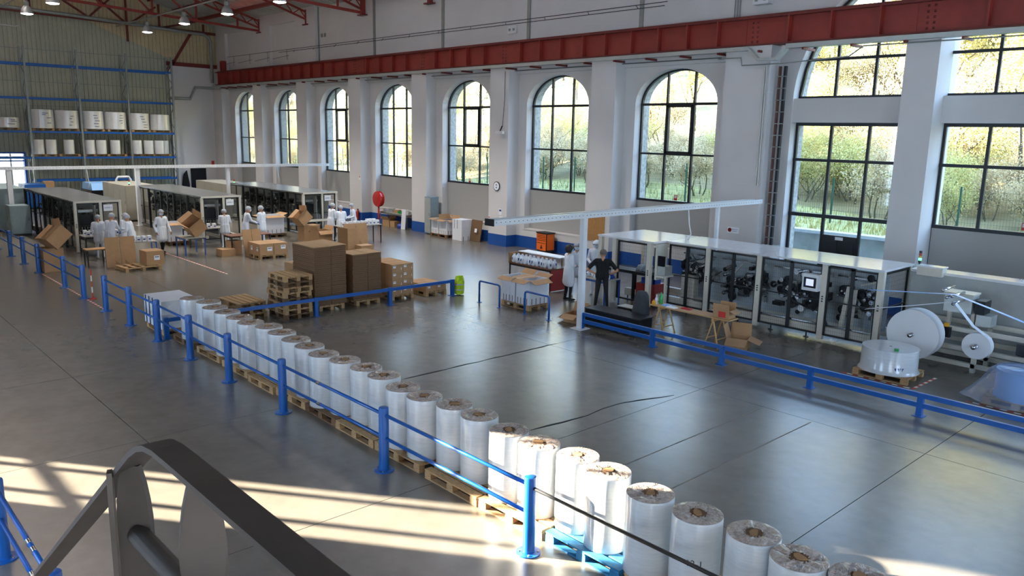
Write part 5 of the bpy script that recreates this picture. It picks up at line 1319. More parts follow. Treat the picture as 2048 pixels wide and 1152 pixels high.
small_boxes('on the line two delivery table, counted from the barrier side', [(-33.3, 12.5+.24*k) for k in range(5)], .78, 1.2)
small_boxes('on the line one packing table, counted from the barrier side', [(-30.4, 18.0+.2*k) for k in range(10)], .84, 1.2)
small_boxes('at the window end of the line one packing table', [(-30.75, 19.5+.17*k) for k in range(3)], .84, 1.3)
def bag_mesh(seed):
    rn = random.Random(seed); mb = MB(); N = 12; prof = [(.05, 0), (.075, .01), (.085, .08), (.08, .16), (.06, .21), (.03, .235), (.045, .26)]
    for i, (r, z) in enumerate(prof):
        for k in range(N): a = 2*math.pi*k/N; w = r*(1+rn.uniform(-.12, .12)); mb.v.append((w*math.cos(a), w*math.sin(a)*.8, z+rn.uniform(-.006, .006)))
    for i in range(len(prof)-1):
        for k in range(N): a, b = i*N+k, i*N+(k+1) % N; mb.f.append([a, b, b+N, a+N]); mb.m.append(1 if (i == 2 and k % 4 == 0) else 0)
    mb.f.append(list(range(N))[::-1]); mb.m.append(0); return mb.mesh('bag', ['gown_white', 'ink_blue'], True)
BAGS = [bag_mesh(s) for s in range(3)]
for k in range(20):
    x = -19.25+.19*(k % 10); y = 17.98+.2*(k//10)
    o = link('product_bag', BAGS[k % 3], None, (x, y, .74), (0, 0, k*1.3), (1.15, 1.15, 1.1)); tag(o, '%s white bag from the end board in the %s row on the brown table' % (ORD[k % 10], ('front', 'rear')[k//10]), 'bag', 'white bags on the brown table')
for k in range(6): o = link('product_bag', BAGS[k % 3], None, (-15.8+.14*k, 17.88+.1*(k % 2), .76), (0, 0, k), (.9, .9, .7)); tag(o, '%s white bag on the pale blue-legged table by the workers' % ORD[k], 'bag', 'white bags on the pale table')
tag(MB().cbox((-15.2, 18.15, .80), (.3, .2, .06), RZ(.3)).cbox((-15.22, 18.16, .86), (.26, .17, .05), RZ(.5)).build('folded_film', 'plastic_blue'), 'folded blue film lying on the pale table by the workers', 'film')
# trestle table with clutter
tt = thing('trestle_table', 'plain board table on wooden trestles in front of the cage', 'table', (-11.0, 16.4, 0))
MB().cbox((0, 0, .735), (2.35, .42, .03)).build('table_top', 'pine', tt)
for x in (-.85, .75):
    tr = MB().box(x-.03, x+.03, -.24, .24, .65, .72).build('trestle', 'pine', tt)
    for sx in (-1, 1):
        for sy in (-1, 1): MB().bar((x, sy*.2, .68), (x+sx*.2, sy*.24, 0), .035, .025).build('leg', 'pine', tr)
    for sx in (-1, 1): MB().bar((x+sx*.14, -.22, .22), (x+sx*.14, .22, .22), .025, .02).build('brace', 'pine', tr)
def bottle(label, x, y, z, h, r, m, capm):
    t = thing('bottle', label, 'bottle', (x, y, z)); o = MB().lathe([(r*.9, 0), (r, .01), (r, h*.6), (r*.5, h*.78), (r*.35, h*.82), (r*.35, h*.93)], n=16).build('bottle_body', m, t); autosmooth(o.data); MB().lathe([(r*.42, h*.92), (r*.42, h)], n=12).build('cap', capm, t)
bottle('green plastic bottle on the trestle table end', -12.0, 16.45, .75, .30, .045, 'coloured_bottle', 'plastic_green'); bottle('white spray bottle on the trestle table end', -12.06, 16.33, .75, .24, .04, 'plastic_white', 'plastic_white')
bottle('short orange bottle at the trestle table corner', -12.08, 16.25, .75, .12, .05, 'yellow_paint', 'orange_paint')
rn = random.Random(2)
for k, (x, y, m, lab) in enumerate(((-11.75, 16.4, 'blue_film', 'crumpled pale blue cloth on the trestle table'), (-11.55, 16.3, 'paper_white', 'crumpled white paper on the trestle table'), (-11.2, 16.45, 'plastic_red', 'red and white rag on the trestle table'))):
    mb = MB(); N = 10
    for i in range(N+1):
        for j in range(N+1):
            e = 1-max(abs(i-N/2), abs(j-N/2))/(N/2); mb.v.append((x+(i/N-.5)*.3+rn.uniform(-.01, .01), y+(j/N-.5)*.2+rn.uniform(-.01, .01), .752+rn.uniform(0, .05)*min(1, e*2)))
    for i in range(N):
        for j in range(N): a = i*(N+1)+j; mb.f.append([a, a+N+1, a+N+2, a+1]); mb.m.append(0)
    tag(mb.build('cloth', m), lab, 'cloth')
open_carton('brown carton with red print standing on the trestle table', -10.1, 16.42, .75, .42, .34, .2, .1, 'cardboard', .16, (.2, 1.9, .1, 1.9), False); MB().box(-10.16, -9.98, 16.235, 16.245, .78, .92).build('red_print', 'ink_red', bpy.data.objects[[o.name for o in bpy.data.objects if o.get('label', '').startswith('brown carton with red print')][0]]).matrix_parent_inverse = Matrix.Translation((10.1, -16.42, -.75))
# dark low chest, draped chair and stool behind the blue rail
ch = thing('low_chest', 'long black low chest behind the blue double rail', 'chest', (-12.8, 15.75, 0)); MB().box(-.95, .85, -.25, .3, .08, .44).build('body', 'cloth_black', ch); MB().box(-.97, .87, -.27, .32, .44, .47).build('lid', 'black_steel', ch); MB().box(.55, .65, -.256, -.25, .22, .28).build('latch', 'galv_light', ch)
for sx in (-.9, .8): MB().box(sx-.03, sx+.03, -.2, .25, 0, .08).build('foot', 'black_steel', ch)
dc = thing('draped_jacket', 'dark grey jacket hanging over a chair back by the cage', 'jacket', (-12.55, 16.35, 0)); mb = MB(); N = 18; prof = [(.05, 1.02), (.14, 1.0), (.2, .9), (.23, .6), (.27, .3), (.29, .12)]
for i, (r, z) in enumerate(prof):
    for k in range(N): a = 2*math.pi*k/N; w = r*(1+.12*math.sin(5*a+i*.4)*(i/5)); mb.v.append((w*math.cos(a), w*math.sin(a)*.7, z))
for i in range(len(prof)-1):
    for k in range(N): a, b = i*N+k, i*N+(k+1) % N; mb.f.append([a, a+N, b+N, b]); mb.m.append(0)
mb.f.append(list(range(N))); mb.m.append(0); mb.build('cloth', 'canvas_grey', dc, smooth=True); MB().bar((-.15, 0, 0), (-.12, 0, .9), .03).build('chair_leg', 'black_steel', dc); MB().bar((.15, 0, 0), (.12, 0, .9), .03).build('chair_leg', 'black_steel', dc)
st_ = table('small dark stool with pale edge beside the draped jacket', -13.3, 16.75, .5, .35, .42, 'galv_light', 'black_steel', .02, 0, .025, 'stool')

# ------------------------------------------------------------------ along the window wall
tc = thing('tool_chest', 'orange and black rolling tool chest against the window wall', 'tool chest', (-23.6, 23.85, 0), R(-6))
MB().box(-.34, .34, -.22, .22, .10, .86).build('body', 'black_steel', tc); MB().box(.335, .35, -.2, .2, .16, .84).build('side_panel', 'orange_paint', tc)
for k, (a, b) in enumerate(((.78, .84), (.71, .77), (.64, .70), (.57, .63), (.46, .56), (.14, .45))): d = MB().box(-.31, .31, -.235, -.22, a, b).build('drawer', 'orange_paint', tc); MB().box(-.25, .25, -.245, -.235, b-.012, b-.003).build('drawer_pull', 'black_steel', d)
MB().box(-.36, .36, -.24, .24, .86, .90).build('top_tray', 'black_steel', tc); MB().prism([(-.08, .2), (.1, .2), (.02, .4)], -.238, -.235, 'xz').build('emblem', 'ink_dark', tc)
for sx in (-.28, .28):
    for sy in (-.17, .17): MB().lathe([(.05, -.02), (.05, .02)], (sx, sy, .05), 12, 'x').build('caster', 'black_steel', tc)
wbd = tag(MB().box(-21.1, -20.15, 23.62, 23.645, .88, 2.02).build('plywood_board', 'plywood'), 'plain plywood board fixed to the pier above the blue band', 'board')
ck = thing('wall_clock', 'round wall clock with dark marks on the pier', 'clock', (-26.55, 23.645, 2.68)); MB().lathe([(.21, -.04), (.21, 0)], (0, 0, 0), 28, 'y').build('rim', 'ink_dark', ck); MB().lathe([(.18, -.045), (.18, -.04)], (0, 0, 0), 28, 'y').build('face', 'sign_white', ck); MB().box(-.03, .03, -.05, -.045, .03, .09).build('mark', 'ink_blue', ck); MB().box(-.03, .03, -.05, -.045, -.09, -.03).build('mark', 'ink_blue', ck)
def wall_sign(label, x, z, w, h, y=23.645, band=None, nm='wall_sign', bm='ink_blue'):
    t = thing(nm, label, 'sign', (x, y, z)); MB().box(-w/2, w/2, -.008, 0, -h/2, h/2).build('plate', 'sign_white', t)
    if band: MB().box(-w*.35, w*.35, -.011, -.008, band[0], band[1]).build('print', bm, t)
    return t
wall_sign('small printed notice below the wall clock', -26.3, 1.55, .2, .28, band=(.02, .1)); wall_sign('pale notice sheet below the printed notice on the clock pier', -26.25, 1.28, .22, .14)
wall_sign('tiny red call point beside the clock pier edge', -27.05, 1.25, .1, .12, band=(-.03, .03), bm='ink_red')
ns = wall_sign('no smoking sign with blue words on the wide pier', -14.44, 1.94, .44, .2)
MB().lathe([(.055, -.012), (.07, -.012), (.07, -.009), (.055, -.009), (.055, -.012)], (-.13, 0, 0), 20, 'y').build('red_ring', 'ink_red', ns); MB().cbox((-.13, -.012, 0), (.12, .004, .014), RY(.8)).build('red_bar', 'ink_red', ns)
def text_on(parent, body, size, loc, m, rz=0.):
    cu = bpy.data.curves.new('txt', 'FONT'); cu.body = body; cu.size = size; cu.align_x = 'CENTER'; cu.align_y = 'CENTER'; cu.extrude = .001; cu.materials.append(M[m])
    tmp = bpy.data.objects.new('tmp', cu); COL.objects.link(tmp); dg = bpy.context.evaluated_depsgraph_get(); me = bpy.data.meshes.new_from_object(tmp.evaluated_get(dg)); bpy.data.objects.remove(tmp)
    return link('lettering', me, parent, loc, (R(90), 0, rz))
text_on(ns, 'INTERDICTION', .035, (.07, -.011, .03), 'ink_blue'); text_on(ns, 'DE FUMER', .035, (.07, -.011, -.03), 'ink_blue')
for k, (x, z, w) in enumerate(((-17.55, 2.78, 'seventh arched window'), (-29.6, 2.75, 'fifth arched window'), (-6.15, 2.82, 'big window behind the paper reels'))):
    t = wall_sign('small red extinguisher sign stuck in the %s' % w, x, z, .14, .2, YG-.06, (-.02, .08), bm='plastic_white'); t.children[0].data.materials[0] = M['plastic_red']
wall_sign('small red safety notice on the pier by the hose reel', -38.0, 2.45, .1, .24, band=(.0, .1), bm='ink_red')
fs = thing('wall_speaker', 'small white loudspeaker hanging on a bracket from the clock pier', 'speaker', (-26.25, 23.5, 5.05)); MB().box(-.22, .22, -.08, .05, -.06, .06).build('cabinet', 'plastic_white', fs); MB().bar((0, 0, .06), (0, .12, .28), .04).build('bracket', 'black_steel', fs); MB().tube([(.02, .12, .28), (.12, .13, 1.5), (.12, .13, 2.6)], .01, 5).build('cable', 'cable_black', fs)
pb = thing('wall_box', 'small white electrical box high on the upper wall', 'box', (-26.35, YW-.02, 9.45)); MB().box(-.28, .28, -.06, 0, -.16, .16).build('plate', 'plastic_white', pb); MB().box(-.2, -.08, -.07, -.06, -.05, .05).build('socket', 'galv', pb); MB().box(.05, .18, -.07, -.06, -.05, .05).build('socket', 'galv', pb)
pb = thing('wall_box', 'white projecting box high above the wide pier', 'box', (-14.25, YW-.02, 9.4)); MB().box(-.28, .28, -.3, 0, -.12, .14).build('body', 'plastic_white', pb); MB().box(-.2, -.1, -.31, -.3, -.03, .06).build('vent', 'galv', pb); MB().box(.1, .2, -.31, -.3, -.03, .06).build('vent', 'galv', pb)
pb = thing('wall_box', 'pair of tiny sockets on the upper wall near the far trusses', 'box', (-42.6, YW-.02, 10.4)); MB().box(-.25, -.1, -.05, 0, -.1, .1).build('socket', 'galv', pb); MB().box(.1, .25, -.05, 0, -.1, .1).build('socket', 'galv', pb)
for k, x in enumerate((-15.35, -15.25, -15.15)): tag(MB().tube([(x, YW-.03, 8.9), (x, YW-.03, 11.9)], .02, 6).build('conduit', 'galv'), '%s of three thin conduits rising above the girder' % ORD[k], 'conduit')
# fire hose reel, extinguisher, locker, table with clutter
hr = thing('hose_reel', 'red fire hose reel on a red stand by the windows', 'hose reel', (-36.0, 23.55, 0)); MB().tube([(0, 0, .0), (0, 0, 1.15)], .05, 12).build('stand', 'plastic_red', hr, smooth=True)
o = MB().lathe([(.0001, -.16), (.1, -.15), (.40, -.12), (.42, -.08), (.36, -.06), (.36, .06), (.42, .08), (.40, .12), (.0001, .12)], (0, 0, 1.42), 36, 'y').build('reel_drum', 'plastic_red', hr); autosmooth(o.data, 30); MB().lathe([(.12, 0), (.12, .02)], n=16).build('foot', 'plastic_red', hr)
ex = thing('fire_extinguisher', 'red fire extinguisher hanging on the pier by the hose reel', 'extinguisher', (-38.15, 23.56, .12)); o = MB().lathe([(.07, 0), (.08, .02), (.08, .42), (.05, .5), (.025, .52), (.025, .56)], n=18).build('cylinder', 'plastic_red', ex); autosmooth(o.data); MB().box(-.03, .1, -.02, .02, .56, .6).build('handle', 'black_steel', ex); MB().tube([(.03, 0, .56), (.14, 0, .45), (.13, -.02, .2)], .014, 6).build('hose', 'black_steel', ex)
lk = thing('locker', 'tall grey steel locker beside the open white cartons', 'locker', (-31.55, 23.75, 0)); MB().box(-.25, .25, -.25, .25, .05, 1.85).build('body', 'cab_blue_grey', lk); MB().box(-.23, .23, -.262, -.25, .1, 1.8).build('door', 'galv_light', lk); MB().box(.25, .262, -.2, .2, .1, 1.8).build('side_door', 'cab_blue_grey', lk); MB().box(.14, .17, -.28, -.262, .9, 1.05).build('handle', 'chrome', lk)
wtb = table('long table with clutter under the fourth window', -34.9, 23.97, 2.5, .5, .74, 'cab_cream', 'galv', .03, 0, .03)
for k, (x, y, s, m, lab) in enumerate(((-35.8, 23.95, (.3, .25, .12), 'plastic_white', 'white tray on the clutter table'), (-35.4, 24.0, (.25, .2, .2), 'galv_light', 'grey metal box on the clutter table'), (-34.9, 24.0, (.3, .25, .16), 'cardboard', 'small brown box on the clutter table'), (-34.5, 23.95, (.28, .2, .12), 'plastic_green', 'flat green case on the clutter table'), (-34.1, 24.0, (.25, .25, .22), 'plastic_white', 'white appliance on the clutter table'))):
    t = thing('table_item', lab, 'box', (x, y, .74), .2*k); MB().box(-s[0]/2, s[0]/2, -s[1]/2, s[1]/2, 0, s[2]*.8).build('body', m, t); MB().box(-s[0]/2-.01, s[0]/2+.01, -s[1]/2-.01, s[1]/2+.01, s[2]*.8, s[2]).build('lid', m, t)
open_carton('crumpled open carton under the clutter table', -35.5, 23.85, 0, .5, .45, .35, .2, 'cardboard', .2, (.5, .8, .4, .9), False); carton('closed carton under the clutter table', -34.95, 23.9, 0, .4, .4, .3, 0)
tag(MB().lathe([(.2, 0), (.22, .02), (.2, .2), (.05, .28)], (-34.2, 23.75, 0), 14).build('blue_bag', 'plastic_blue', smooth=True), 'blue plastic bag on the floor under the clutter table', 'bag')
tag(MB().cbox((-33.75, 23.6, .52), (.35, .04, 1.04), RX(-.08)).build('white_panel', 'white_board'), 'narrow white panel leaning beside the fifth pier', 'panel')
pallet('pallet under the two white cartons by the locker', -30.35, 23.65, 0, 0, 'pallet_wood_dark', 1.3, .8)
open_carton('open white carton by the locker, left of two', -30.7, 23.65, .145, .55, .7, .72, 0, angs=(1.7, 1.5, .8, 1.6)); open_carton('open white carton by the locker, right of two', -30.05, 23.65, .145, .6, .7, .72, 0, angs=(1.8, 1.9, .8, .3))
carton('closed white carton with dark straps by the clock pier', -28.9, 23.55, 0, .7, .6, .98, 0, 'white_board', tape=False); q = bpy.data.objects[[o.name for o in bpy.data.objects if o.get('label', '').startswith('closed white carton')][0]]
for u in (-.2, .02): MB().box(u-.012, u+.012, -.305, -.3, .55, .98).build('strap_mark', 'black_steel', q)
for u in (-.2, .1): MB().box(.35, .355, u-.012, u+.012, .0, .2).build('strap_mark', 'black_steel', q)
lean_b = thing('folded_board', 'brown flattened carton leaning on the wall by the white carton', 'cardboard sheet', (-28.15, 23.75, 0)); MB().cbox((0, .05, .5), (.75, .03, 1.0), RX(-.15)).build('panel', 'cardboard_dark', lean_b); MB().cbox((.1, -.06, .52), (.16, .01, .18), RX(-.15)).build('address_label', 'sign_white', lean_b)
# items at the far corner
sp = thing('spool_stand', 'white inverted-U stand by the dark door', 'stand', (-52.5, 21.3, 0)); MB().tube([(0, -.35, 0), (0, -.35, 1.35), (0, -.25, 1.5), (0, .25, 1.5), (0, .35, 1.35), (0, .35, 0)], .06, 8).build('frame', 'machine_white', sp, smooth=True)
sp = thing('spool_stand', 'white inverted-U stand in front of the rack', 'stand', (-50.5, 15.1, 0)); MB().tube([(0, -.4, 0), (0, -.4, 1.85), (0, -.3, 2.0), (0, .3, 2.0), (0, .4, 1.85), (0, .4, 0)], .07, 8).build('frame', 'machine_white', sp, smooth=True)
fk = thing('blue_vehicle', 'blue covered machine standing before the rack', 'machine', (-51.5, 14.0, 0)); MB().box(-1.2, 1.0, -.7, .7, .2, 1.25).build('body', 'screen_dark', fk); MB().prism([(-1.1, 1.25), (1.0, 1.25), (.8, 1.65), (-.9, 1.65)], -.65, .65, 'xz').build('hood', 'blue_film', fk)
for sx in (-.8, .7):
    for sy in (-.6, .6): MB().lathe([(.25, -.08), (.25, .08)], (sx, sy, .25), 18, 'y').build('wheel', 'black_steel', fk)
tag(MB().prism([(21.15, .1), (21.55, .1), (21.6, 1.0), (21.45, 1.95), (21.25, 1.7), (21.1, 1.0)], -57.49, -57.36, 'yz').build('black_coat', 'cloth_black'), 'black coat hanging on the white corner wall', 'coat')
cabinet('blue container in the bright end doorway', -55.5, -53.8, 10.6, 11.7, 1.45, 'rack_blue', 2, nm='container'); carton('brown cartons crate at the doorway edge', -54.5, 12.0, 0, .6, .5, 1.6, 0)
# ------------------------------------------------------------------ people
import numpy as np
def capsule(mb, p, q, r0, r1, n=10):
    p, q = Vector(p), Vector(q); d = q-p; L = d.length or 1e-4; d = d/L; pts, rs = [], []
    for a in (-80, -50, -20): pts.append(p+d*r0*math.sin(R(a))); rs.append(r0*math.cos(R(a)))
    pts.append(p); rs.append(r0); pts.append(q); rs.append(r1)
    for a in (20, 50, 80): pts.append(q+d*r1*math.sin(R(a))); rs.append(r1*math.cos(R(a)))
    mb.tube(pts, rs, n)
def person(label, x, y, rz, outfit, pose, h=1.70, lean=0., head='net', hood=False, headturn=0.):
    k = h/1.70; B = []   # bones: p, q, r0, r1, material slot
    MATS = {'gown': ['gown_white', 'skin', 'gown_white', 'shoe_white', 'glove_blue'], 'coat': ['coat_white', 'skin', 'trousers_dark', 'shoe_black', 'skin'], 'black': ['cloth_black', 'skin', 'trousers_dark', 'shoe_black', 'skin']}[outfit]
    T, SK, LG, SH, HD = 0, 1, 2, 3, 4
    def L(px, py, pz): s = max(0, pz-.92); return (px*k, (py+lean*s)*k, (pz-.10*lean*lean*s)*k)
    step = {'walk': .16}.get(pose, .03)
    for s in (-1, 1):
        dy = step*s
        kn = (s*.105, dy*.5+.02, .49); an = (s*.11, dy-.02, .09)
        if pose == 'hips': kn = (s*.13, .01, .49); an = (s*.17, 0, .09)
        B.append((L(s*.09, 0, .90), L(*kn), .092, .062, LG)); B.append((L(*kn), L(*an), .060, .042, LG))
        B.append((L(an[0], an[1]-.02, .045), L(an[0]+s*.015, an[1]+.15, .04), .045, .035, SH))
        B.append((L(s*.085, 0, .95), L(s*.075, 0, 1.12), .115, .10, T)); B.append((L(s*.075, 0, 1.12), L(s*.105, .0, 1.34), .105, .105, T))
        B.append((L(s*.06, 0, 1.38), L(s*.175, 0, 1.395), .075, .062, T))
        sh = (s*.19, 0, 1.385)
        el, wr = {'work': ((s*.25, .06, 1.11), (s*.12, .30, 1.04)), 'reach': ((s*.24, .14, 1.14), (s*.10, .42, 1.02)), 'hips': ((s*.42, -.06, 1.14), (s*.20, .08, 1.00)),
                  'walk': ((s*.26, -.03-.06*s, 1.11), (s*.25, .10-.08*s, .87)), 'stand': ((s*.24, -.02, 1.11), (s*.25, .06, .86)), 'fold': ((s*.24, .03, 1.11), (s*.03, .2, 1.08))}[pose]
        sleeve = outfit != 'black'
        B.append((L(*sh), L(*el), .062, .048, T)); 
        if sleeve: B.append((L(*el), L(*wr), .050, .042, T))
        else: B.append((L(*el), L(*wr), .042, .028, SK)); B[-2] = (L(*sh), L(*(Vector(sh).lerp(Vector(el), .75))), .066, .062, T); B.append((L(*(Vector(sh).lerp(Vector(el), .7))), L(*el), .046, .042, SK))
    B.append((L(0, -.01, 1.0), L(0, -.01, 1.3), .10, .10, T)); B.append((L(0, 0, 1.40), L(0, .015, 1.52), .058, .052, SK if not hood else T))
    if outfit in ('coat', 'gown'):
        zb = .58 if outfit == 'coat' else .72; w = .10 if pose != 'walk' else .12
        for s in (-1, 1): B.append((L(s*.08, 0, 1.0), L(s*w, step*s*.4, zb), .12, .135 if outfit == 'coat' else .12, T))
        B.append((L(0, 0, 1.0), L(0, 0, zb), .13, .15, T))
    ht = Vector((math.sin(headturn), math.cos(headturn), 0)); hx, hy = .0, .02+lean*.05
    def Hd(f, s, z): s_ = max(0, 1.5-.92); return ((hx+ht.x*f+ht.y*s)*k, (hy+lean*s_+ht.y*f-ht.x*s+lean*.08)*k, (z-.10*lean*lean*s_-.02*abs(lean))*k)
    B.append((Hd(-.012, 0, 1.60), Hd(.012, 0, 1.595), .098, .092, SK)); B.append((Hd(.03, 0, 1.545), Hd(.045, 0, 1.535), .062, .055, SK)); B.append((Hd(.10, 0, 1.585), Hd(.112, 0, 1.565), .014, .018, SK))
    for s in (-1, 1): B.append((Hd(-.005, s*.092, 1.59), Hd(-.01, s*.096, 1.565), .018, .014, SK))
    mb = MB()
    for p, q, a, b, m in B: capsule(mb, p, q, a*k, b*k)
    me = mb.mesh('body', 'skin'); tmp = bpy.data.objects.new('tmp', me); COL.objects.link(tmp)
    rm = tmp.modifiers.new('r', 'REMESH'); rm.mode = 'VOXEL'; rm.voxel_size = .016; sm = tmp.modifiers.new('s', 'SMOOTH'); sm.factor = .5; sm.iterations = 3
    dg = bpy.context.evaluated_depsgraph_get(); out = bpy.data.meshes.new_from_object(tmp.evaluated_get(dg)); bpy.data.objects.remove(tmp)
    n = len(out.polygons); C = np.empty(n*3); out.polygons.foreach_get('center', C); C = C.reshape(-1, 3); best = np.full(n, 9.); idx = np.zeros(n, dtype=np.int32)
    for p, q, a, b, m in B:
        p, q = np.array(p), np.array(q); d = q-p; tt_ = np.clip(((C-p)@d)/max(1e-9, d@d), 0, 1); dist = np.linalg.norm(C-(p+tt_[:, None]*d), axis=1)-(a+(b-a)*tt_)*k
        s = dist < best; best[s] = dist[s]; idx[s] = m
    vs_ = [tuple(v.co) for v in out.vertices]; fs_ = [list(p.vertices) for p in out.polygons]; ms_ = idx.tolist(); bpy.data.meshes.remove(out)
    body = MB(); body.v = vs_; body.f = fs_; body.m = ms_
    # hands: palm plus four fingers of unequal length and a thumb from the palm's side
    for s in (-1, 1):
        el, wr = {'work': ((s*.25, .06, 1.11), (s*.12, .30, 1.04)), 'reach': ((s*.24, .14, 1.14), (s*.10, .42, 1.02)), 'hips': ((s*.42, -.06, 1.14), (s*.20, .08, 1.00)),
                  'walk': ((s*.26, -.03-.06*s, 1.11), (s*.25, .10-.08*s, .87)), 'stand': ((s*.24, -.02, 1.11), (s*.25, .06, .86)), 'fold': ((s*.24, .03, 1.11), (s*.03, .2, 1.08))}[pose]
        e, w = Vector(L(*el)), Vector(L(*wr)); d = (w-e).normalized(); side = d.cross(Vector((0, 0, 1))); side = side.normalized() if side.length > .2 else Vector((1, 0, 0)); nrm = side.cross(d).normalized(); body.mi = HD
        if d.z < -.7: side = Vector((0, 1, 0)); nrm = side.cross(d).normalized()
        capsule(body, w-d*.03, w+d*.02, .027*k, .026*k, 8)
        for u in (-.022, -.007, .008, .022): capsule(body, w+d*.015+side*u*.6, w+d*.085+side*u, .017*k, .013*k, 6)
        curl = -nrm if d.z > -.7 else nrm*s
        for u, ln in ((-.03, .058), (-.01, .075), (.011, .08), (.031, .07)):
            a0 = w+d*.085+side*u; a1 = a0+d*ln*.5+curl*.006; a2 = a1+d*ln*.38+curl*.028; body.tube([a0-d*.01, a0, a1, a2], [.0095*k, .0098*k, .0092*k, .0065*k], 6)
        th = w+d*.03+side*.03; body.tube([w+d*.02+side*.018, th+side*.012+d*.02, th+side*.022+d*.05+curl*.012], [.012*k, .0115*k, .008*k], 6)
    t = thing('person', label, 'person', (x, y, 0), rz)
    body.build('body', MATS, t, smooth=True)
    # eyes
    c = Vector(Hd(0, 0, 1.60)); tx, ty = ht, Vector((ht.y, -ht.x, 0)); rk = k
    ey = MB()
    for s in (-1, 1): ey.lathe([(.0001, -.012), (.012, 0), (.0001, .012)], c+tx*.088*k+ty*.034*s*k+Vector((0, 0, .004)), 8)
    ey.build('eyes', 'hair_dark', t)
    def cap(name, m, r, z0, back=0., wob=.03, seed=1, low=-.3, open_front=True):
        rn = random.Random(seed); mb = MB(); NA, NZ = 20, 9
        for i in range(NZ+1):
            ph = R(90)-(R(90)-math.asin(low))*i/NZ
            for j in range(NA):
                a = 2*math.pi*j/NA; f = math.cos(a); lo = 1.0
                rr = r*(1+rn.uniform(-wob, wob)); zz = math.sin(ph)
                if open_front and f > .25 and zz < .18: zz = .18+(zz-.18)*.1
                cr = math.sqrt(max(0, 1-min(1, abs(zz))**2)); mb.v.append(tuple(c+(tx*f*1.08+ty*math.sin(a)*.95)*cr*rr*k+tx*back*k+Vector((0, 0, zz*rr*k+z0*k))))
        for i in range(NZ):
            for j in range(NA): p, q = i*NA+j, i*NA+(j+1) % NA; mb.f.append([p, p+NA, q+NA, q]); mb.m.append(0)
        mb.f.append(list(range(NA))); mb.m.append(0)
        return mb.build(name, m, t, smooth=True)
    if head == 'net': cap('hair_net', 'net_white', .118, .012, -.01, .05, len(label))
    elif head == 'grey': cap('hair', 'hair_grey', .108, .012, -.012, .03, 3, -.35)
    elif head == 'dark': cap('hair', 'hair_dark', .138, .0, -.02, .10, 5, -.8)
    if hood: cap('hood', 'gown_white', .128, .006, -.015, .05, 6, -.85)
    if head != 'dark' or True:
        mk = MB(); NA = 8
        for i in range(5):
            for j in range(NA+1):
                a = R(-75+150*j/NA); zz = -.005-.085*i/4; rr = .100-.006*i; mk.v.append(tuple(c+(tx*math.cos(a)*(1.1+.12*math.cos(a))+ty*math.sin(a)*.92)*rr*k+Vector((0, 0, zz*k))))
        for i in range(4):
            for j in range(NA): p = i*(NA+1)+j; mk.f.append([p, p+1, p+NA+2, p+NA+1]); mk.m.append(0)
        mk.build('face_mask', 'mask_blue', t, smooth=True)
    return t
FX = R(90)   # facing the far end wall
person('person in white gown and hair net at line three, partly hidden by a colleague', -32.55, 8.72, FX-.1, 'gown', 'work', 1.64, .1)
person('person in white gown and hair net bending over the line three boxes', -32.15, 8.98, FX-.9, 'gown', 'reach', 1.72, .25)
person('person in hair net facing the aisle behind the line three table', -32.75, 9.62, FX-2.4, 'gown', 'work', 1.66, .2)
person('person in white gown working at the small blue-legged table of line three', -31.62, 9.62, FX+.9, 'gown', 'work', 1.70, .22)
person('person in knee-length white coat and mask walking across the aisle', -32.4, 10.98, R(-75), 'coat', 'walk', 1.74, 0., headturn=.2)
person('person in white gown standing at the line two delivery table', -32.55, 13.62, FX-.25, 'gown', 'work', 1.62, .15)
person('person in white gown reaching right over the line two packing table', -32.1, 14.32, FX-1.7, 'gown', 'reach', 1.74, .2)
person('person in white gown with elbow out, window side of line two', -32.2, 15.12, FX+.5, 'gown', 'fold', 1.72, .05)
person('person in white gown with bent arms, machine side of line one', -32.1, 18.4, FX-1.5, 'gown', 'work', 1.70, .15)
person('person in white gown with back turned at the line one packing table', -31.55, 18.62, FX-.4, 'gown', 'work', 1.62, .2)
person('person in white gown looking down, nearest the window wall at line one', -31.75, 19.42, FX+1.3, 'gown', 'work', 1.68, .15)
person('person with dark curly hair in long white coat by the brown table', -16.2, 17.42, R(-20), 'coat', 'fold', 1.70, 0., 'dark')
person('person in white hair net and suit facing the dark-haired person', -16.62, 18.2, R(-130), 'gown', 'work', 1.68, .1)
person('person in hooded white suit behind the white column', -16.3, 18.8, R(-150), 'gown', 'work', 1.74, .1, hood=True, head='none')
person('person in black shirt and trousers with hands on hips', -14.75, 17.3, R(38), 'black', 'hips', 1.76, 0., 'grey', headturn=-.35)

# ------------------------------------------------------------------ high bay lamps
def high_bay(label, x, y, z=10.55):
    t = thing('high_bay_lamp', label, 'lamp', (x, y, z), 0, 'high bay lamps under the roof')
    o = MB().lathe([(.30, 0), (.29, .03), (.24, .22), (.15, .36), (.12, .38)], n=28).build('reflector', 'galv_light', t); autosmooth(o.data)
    o = MB().lathe([(.0001, -.05), (.15, -.045), (.27, -.01), (.285, .02), (.0001, .03)], n=24).build('glowing_lens', 'lamp_glow', t, smooth=True)
    o = MB().lathe([(.12, .38), (.13, .40), (.13, .58), (.10, .62), (.03, .64)], n=20).build('ballast_housing', 'galv', t); autosmooth(o.data)
    MB().tube([(0, 0, .62), (0, 0, 1.0)], .012, 6).build('suspension', 'black_steel', t)
    ld = bpy.data.lights.new('lamp_light', 'SPOT'); ld.energy = 900; ld.spot_size = R(110); ld.spot_blend = .6; ld.shadow_soft_size = .12; ld.color = (1, .96, .88)
    lo = bpy.data.objects.new('lamp_light', ld); COL.objects.link(lo); lo.parent = t; lo.location = (0, 0, -.12)
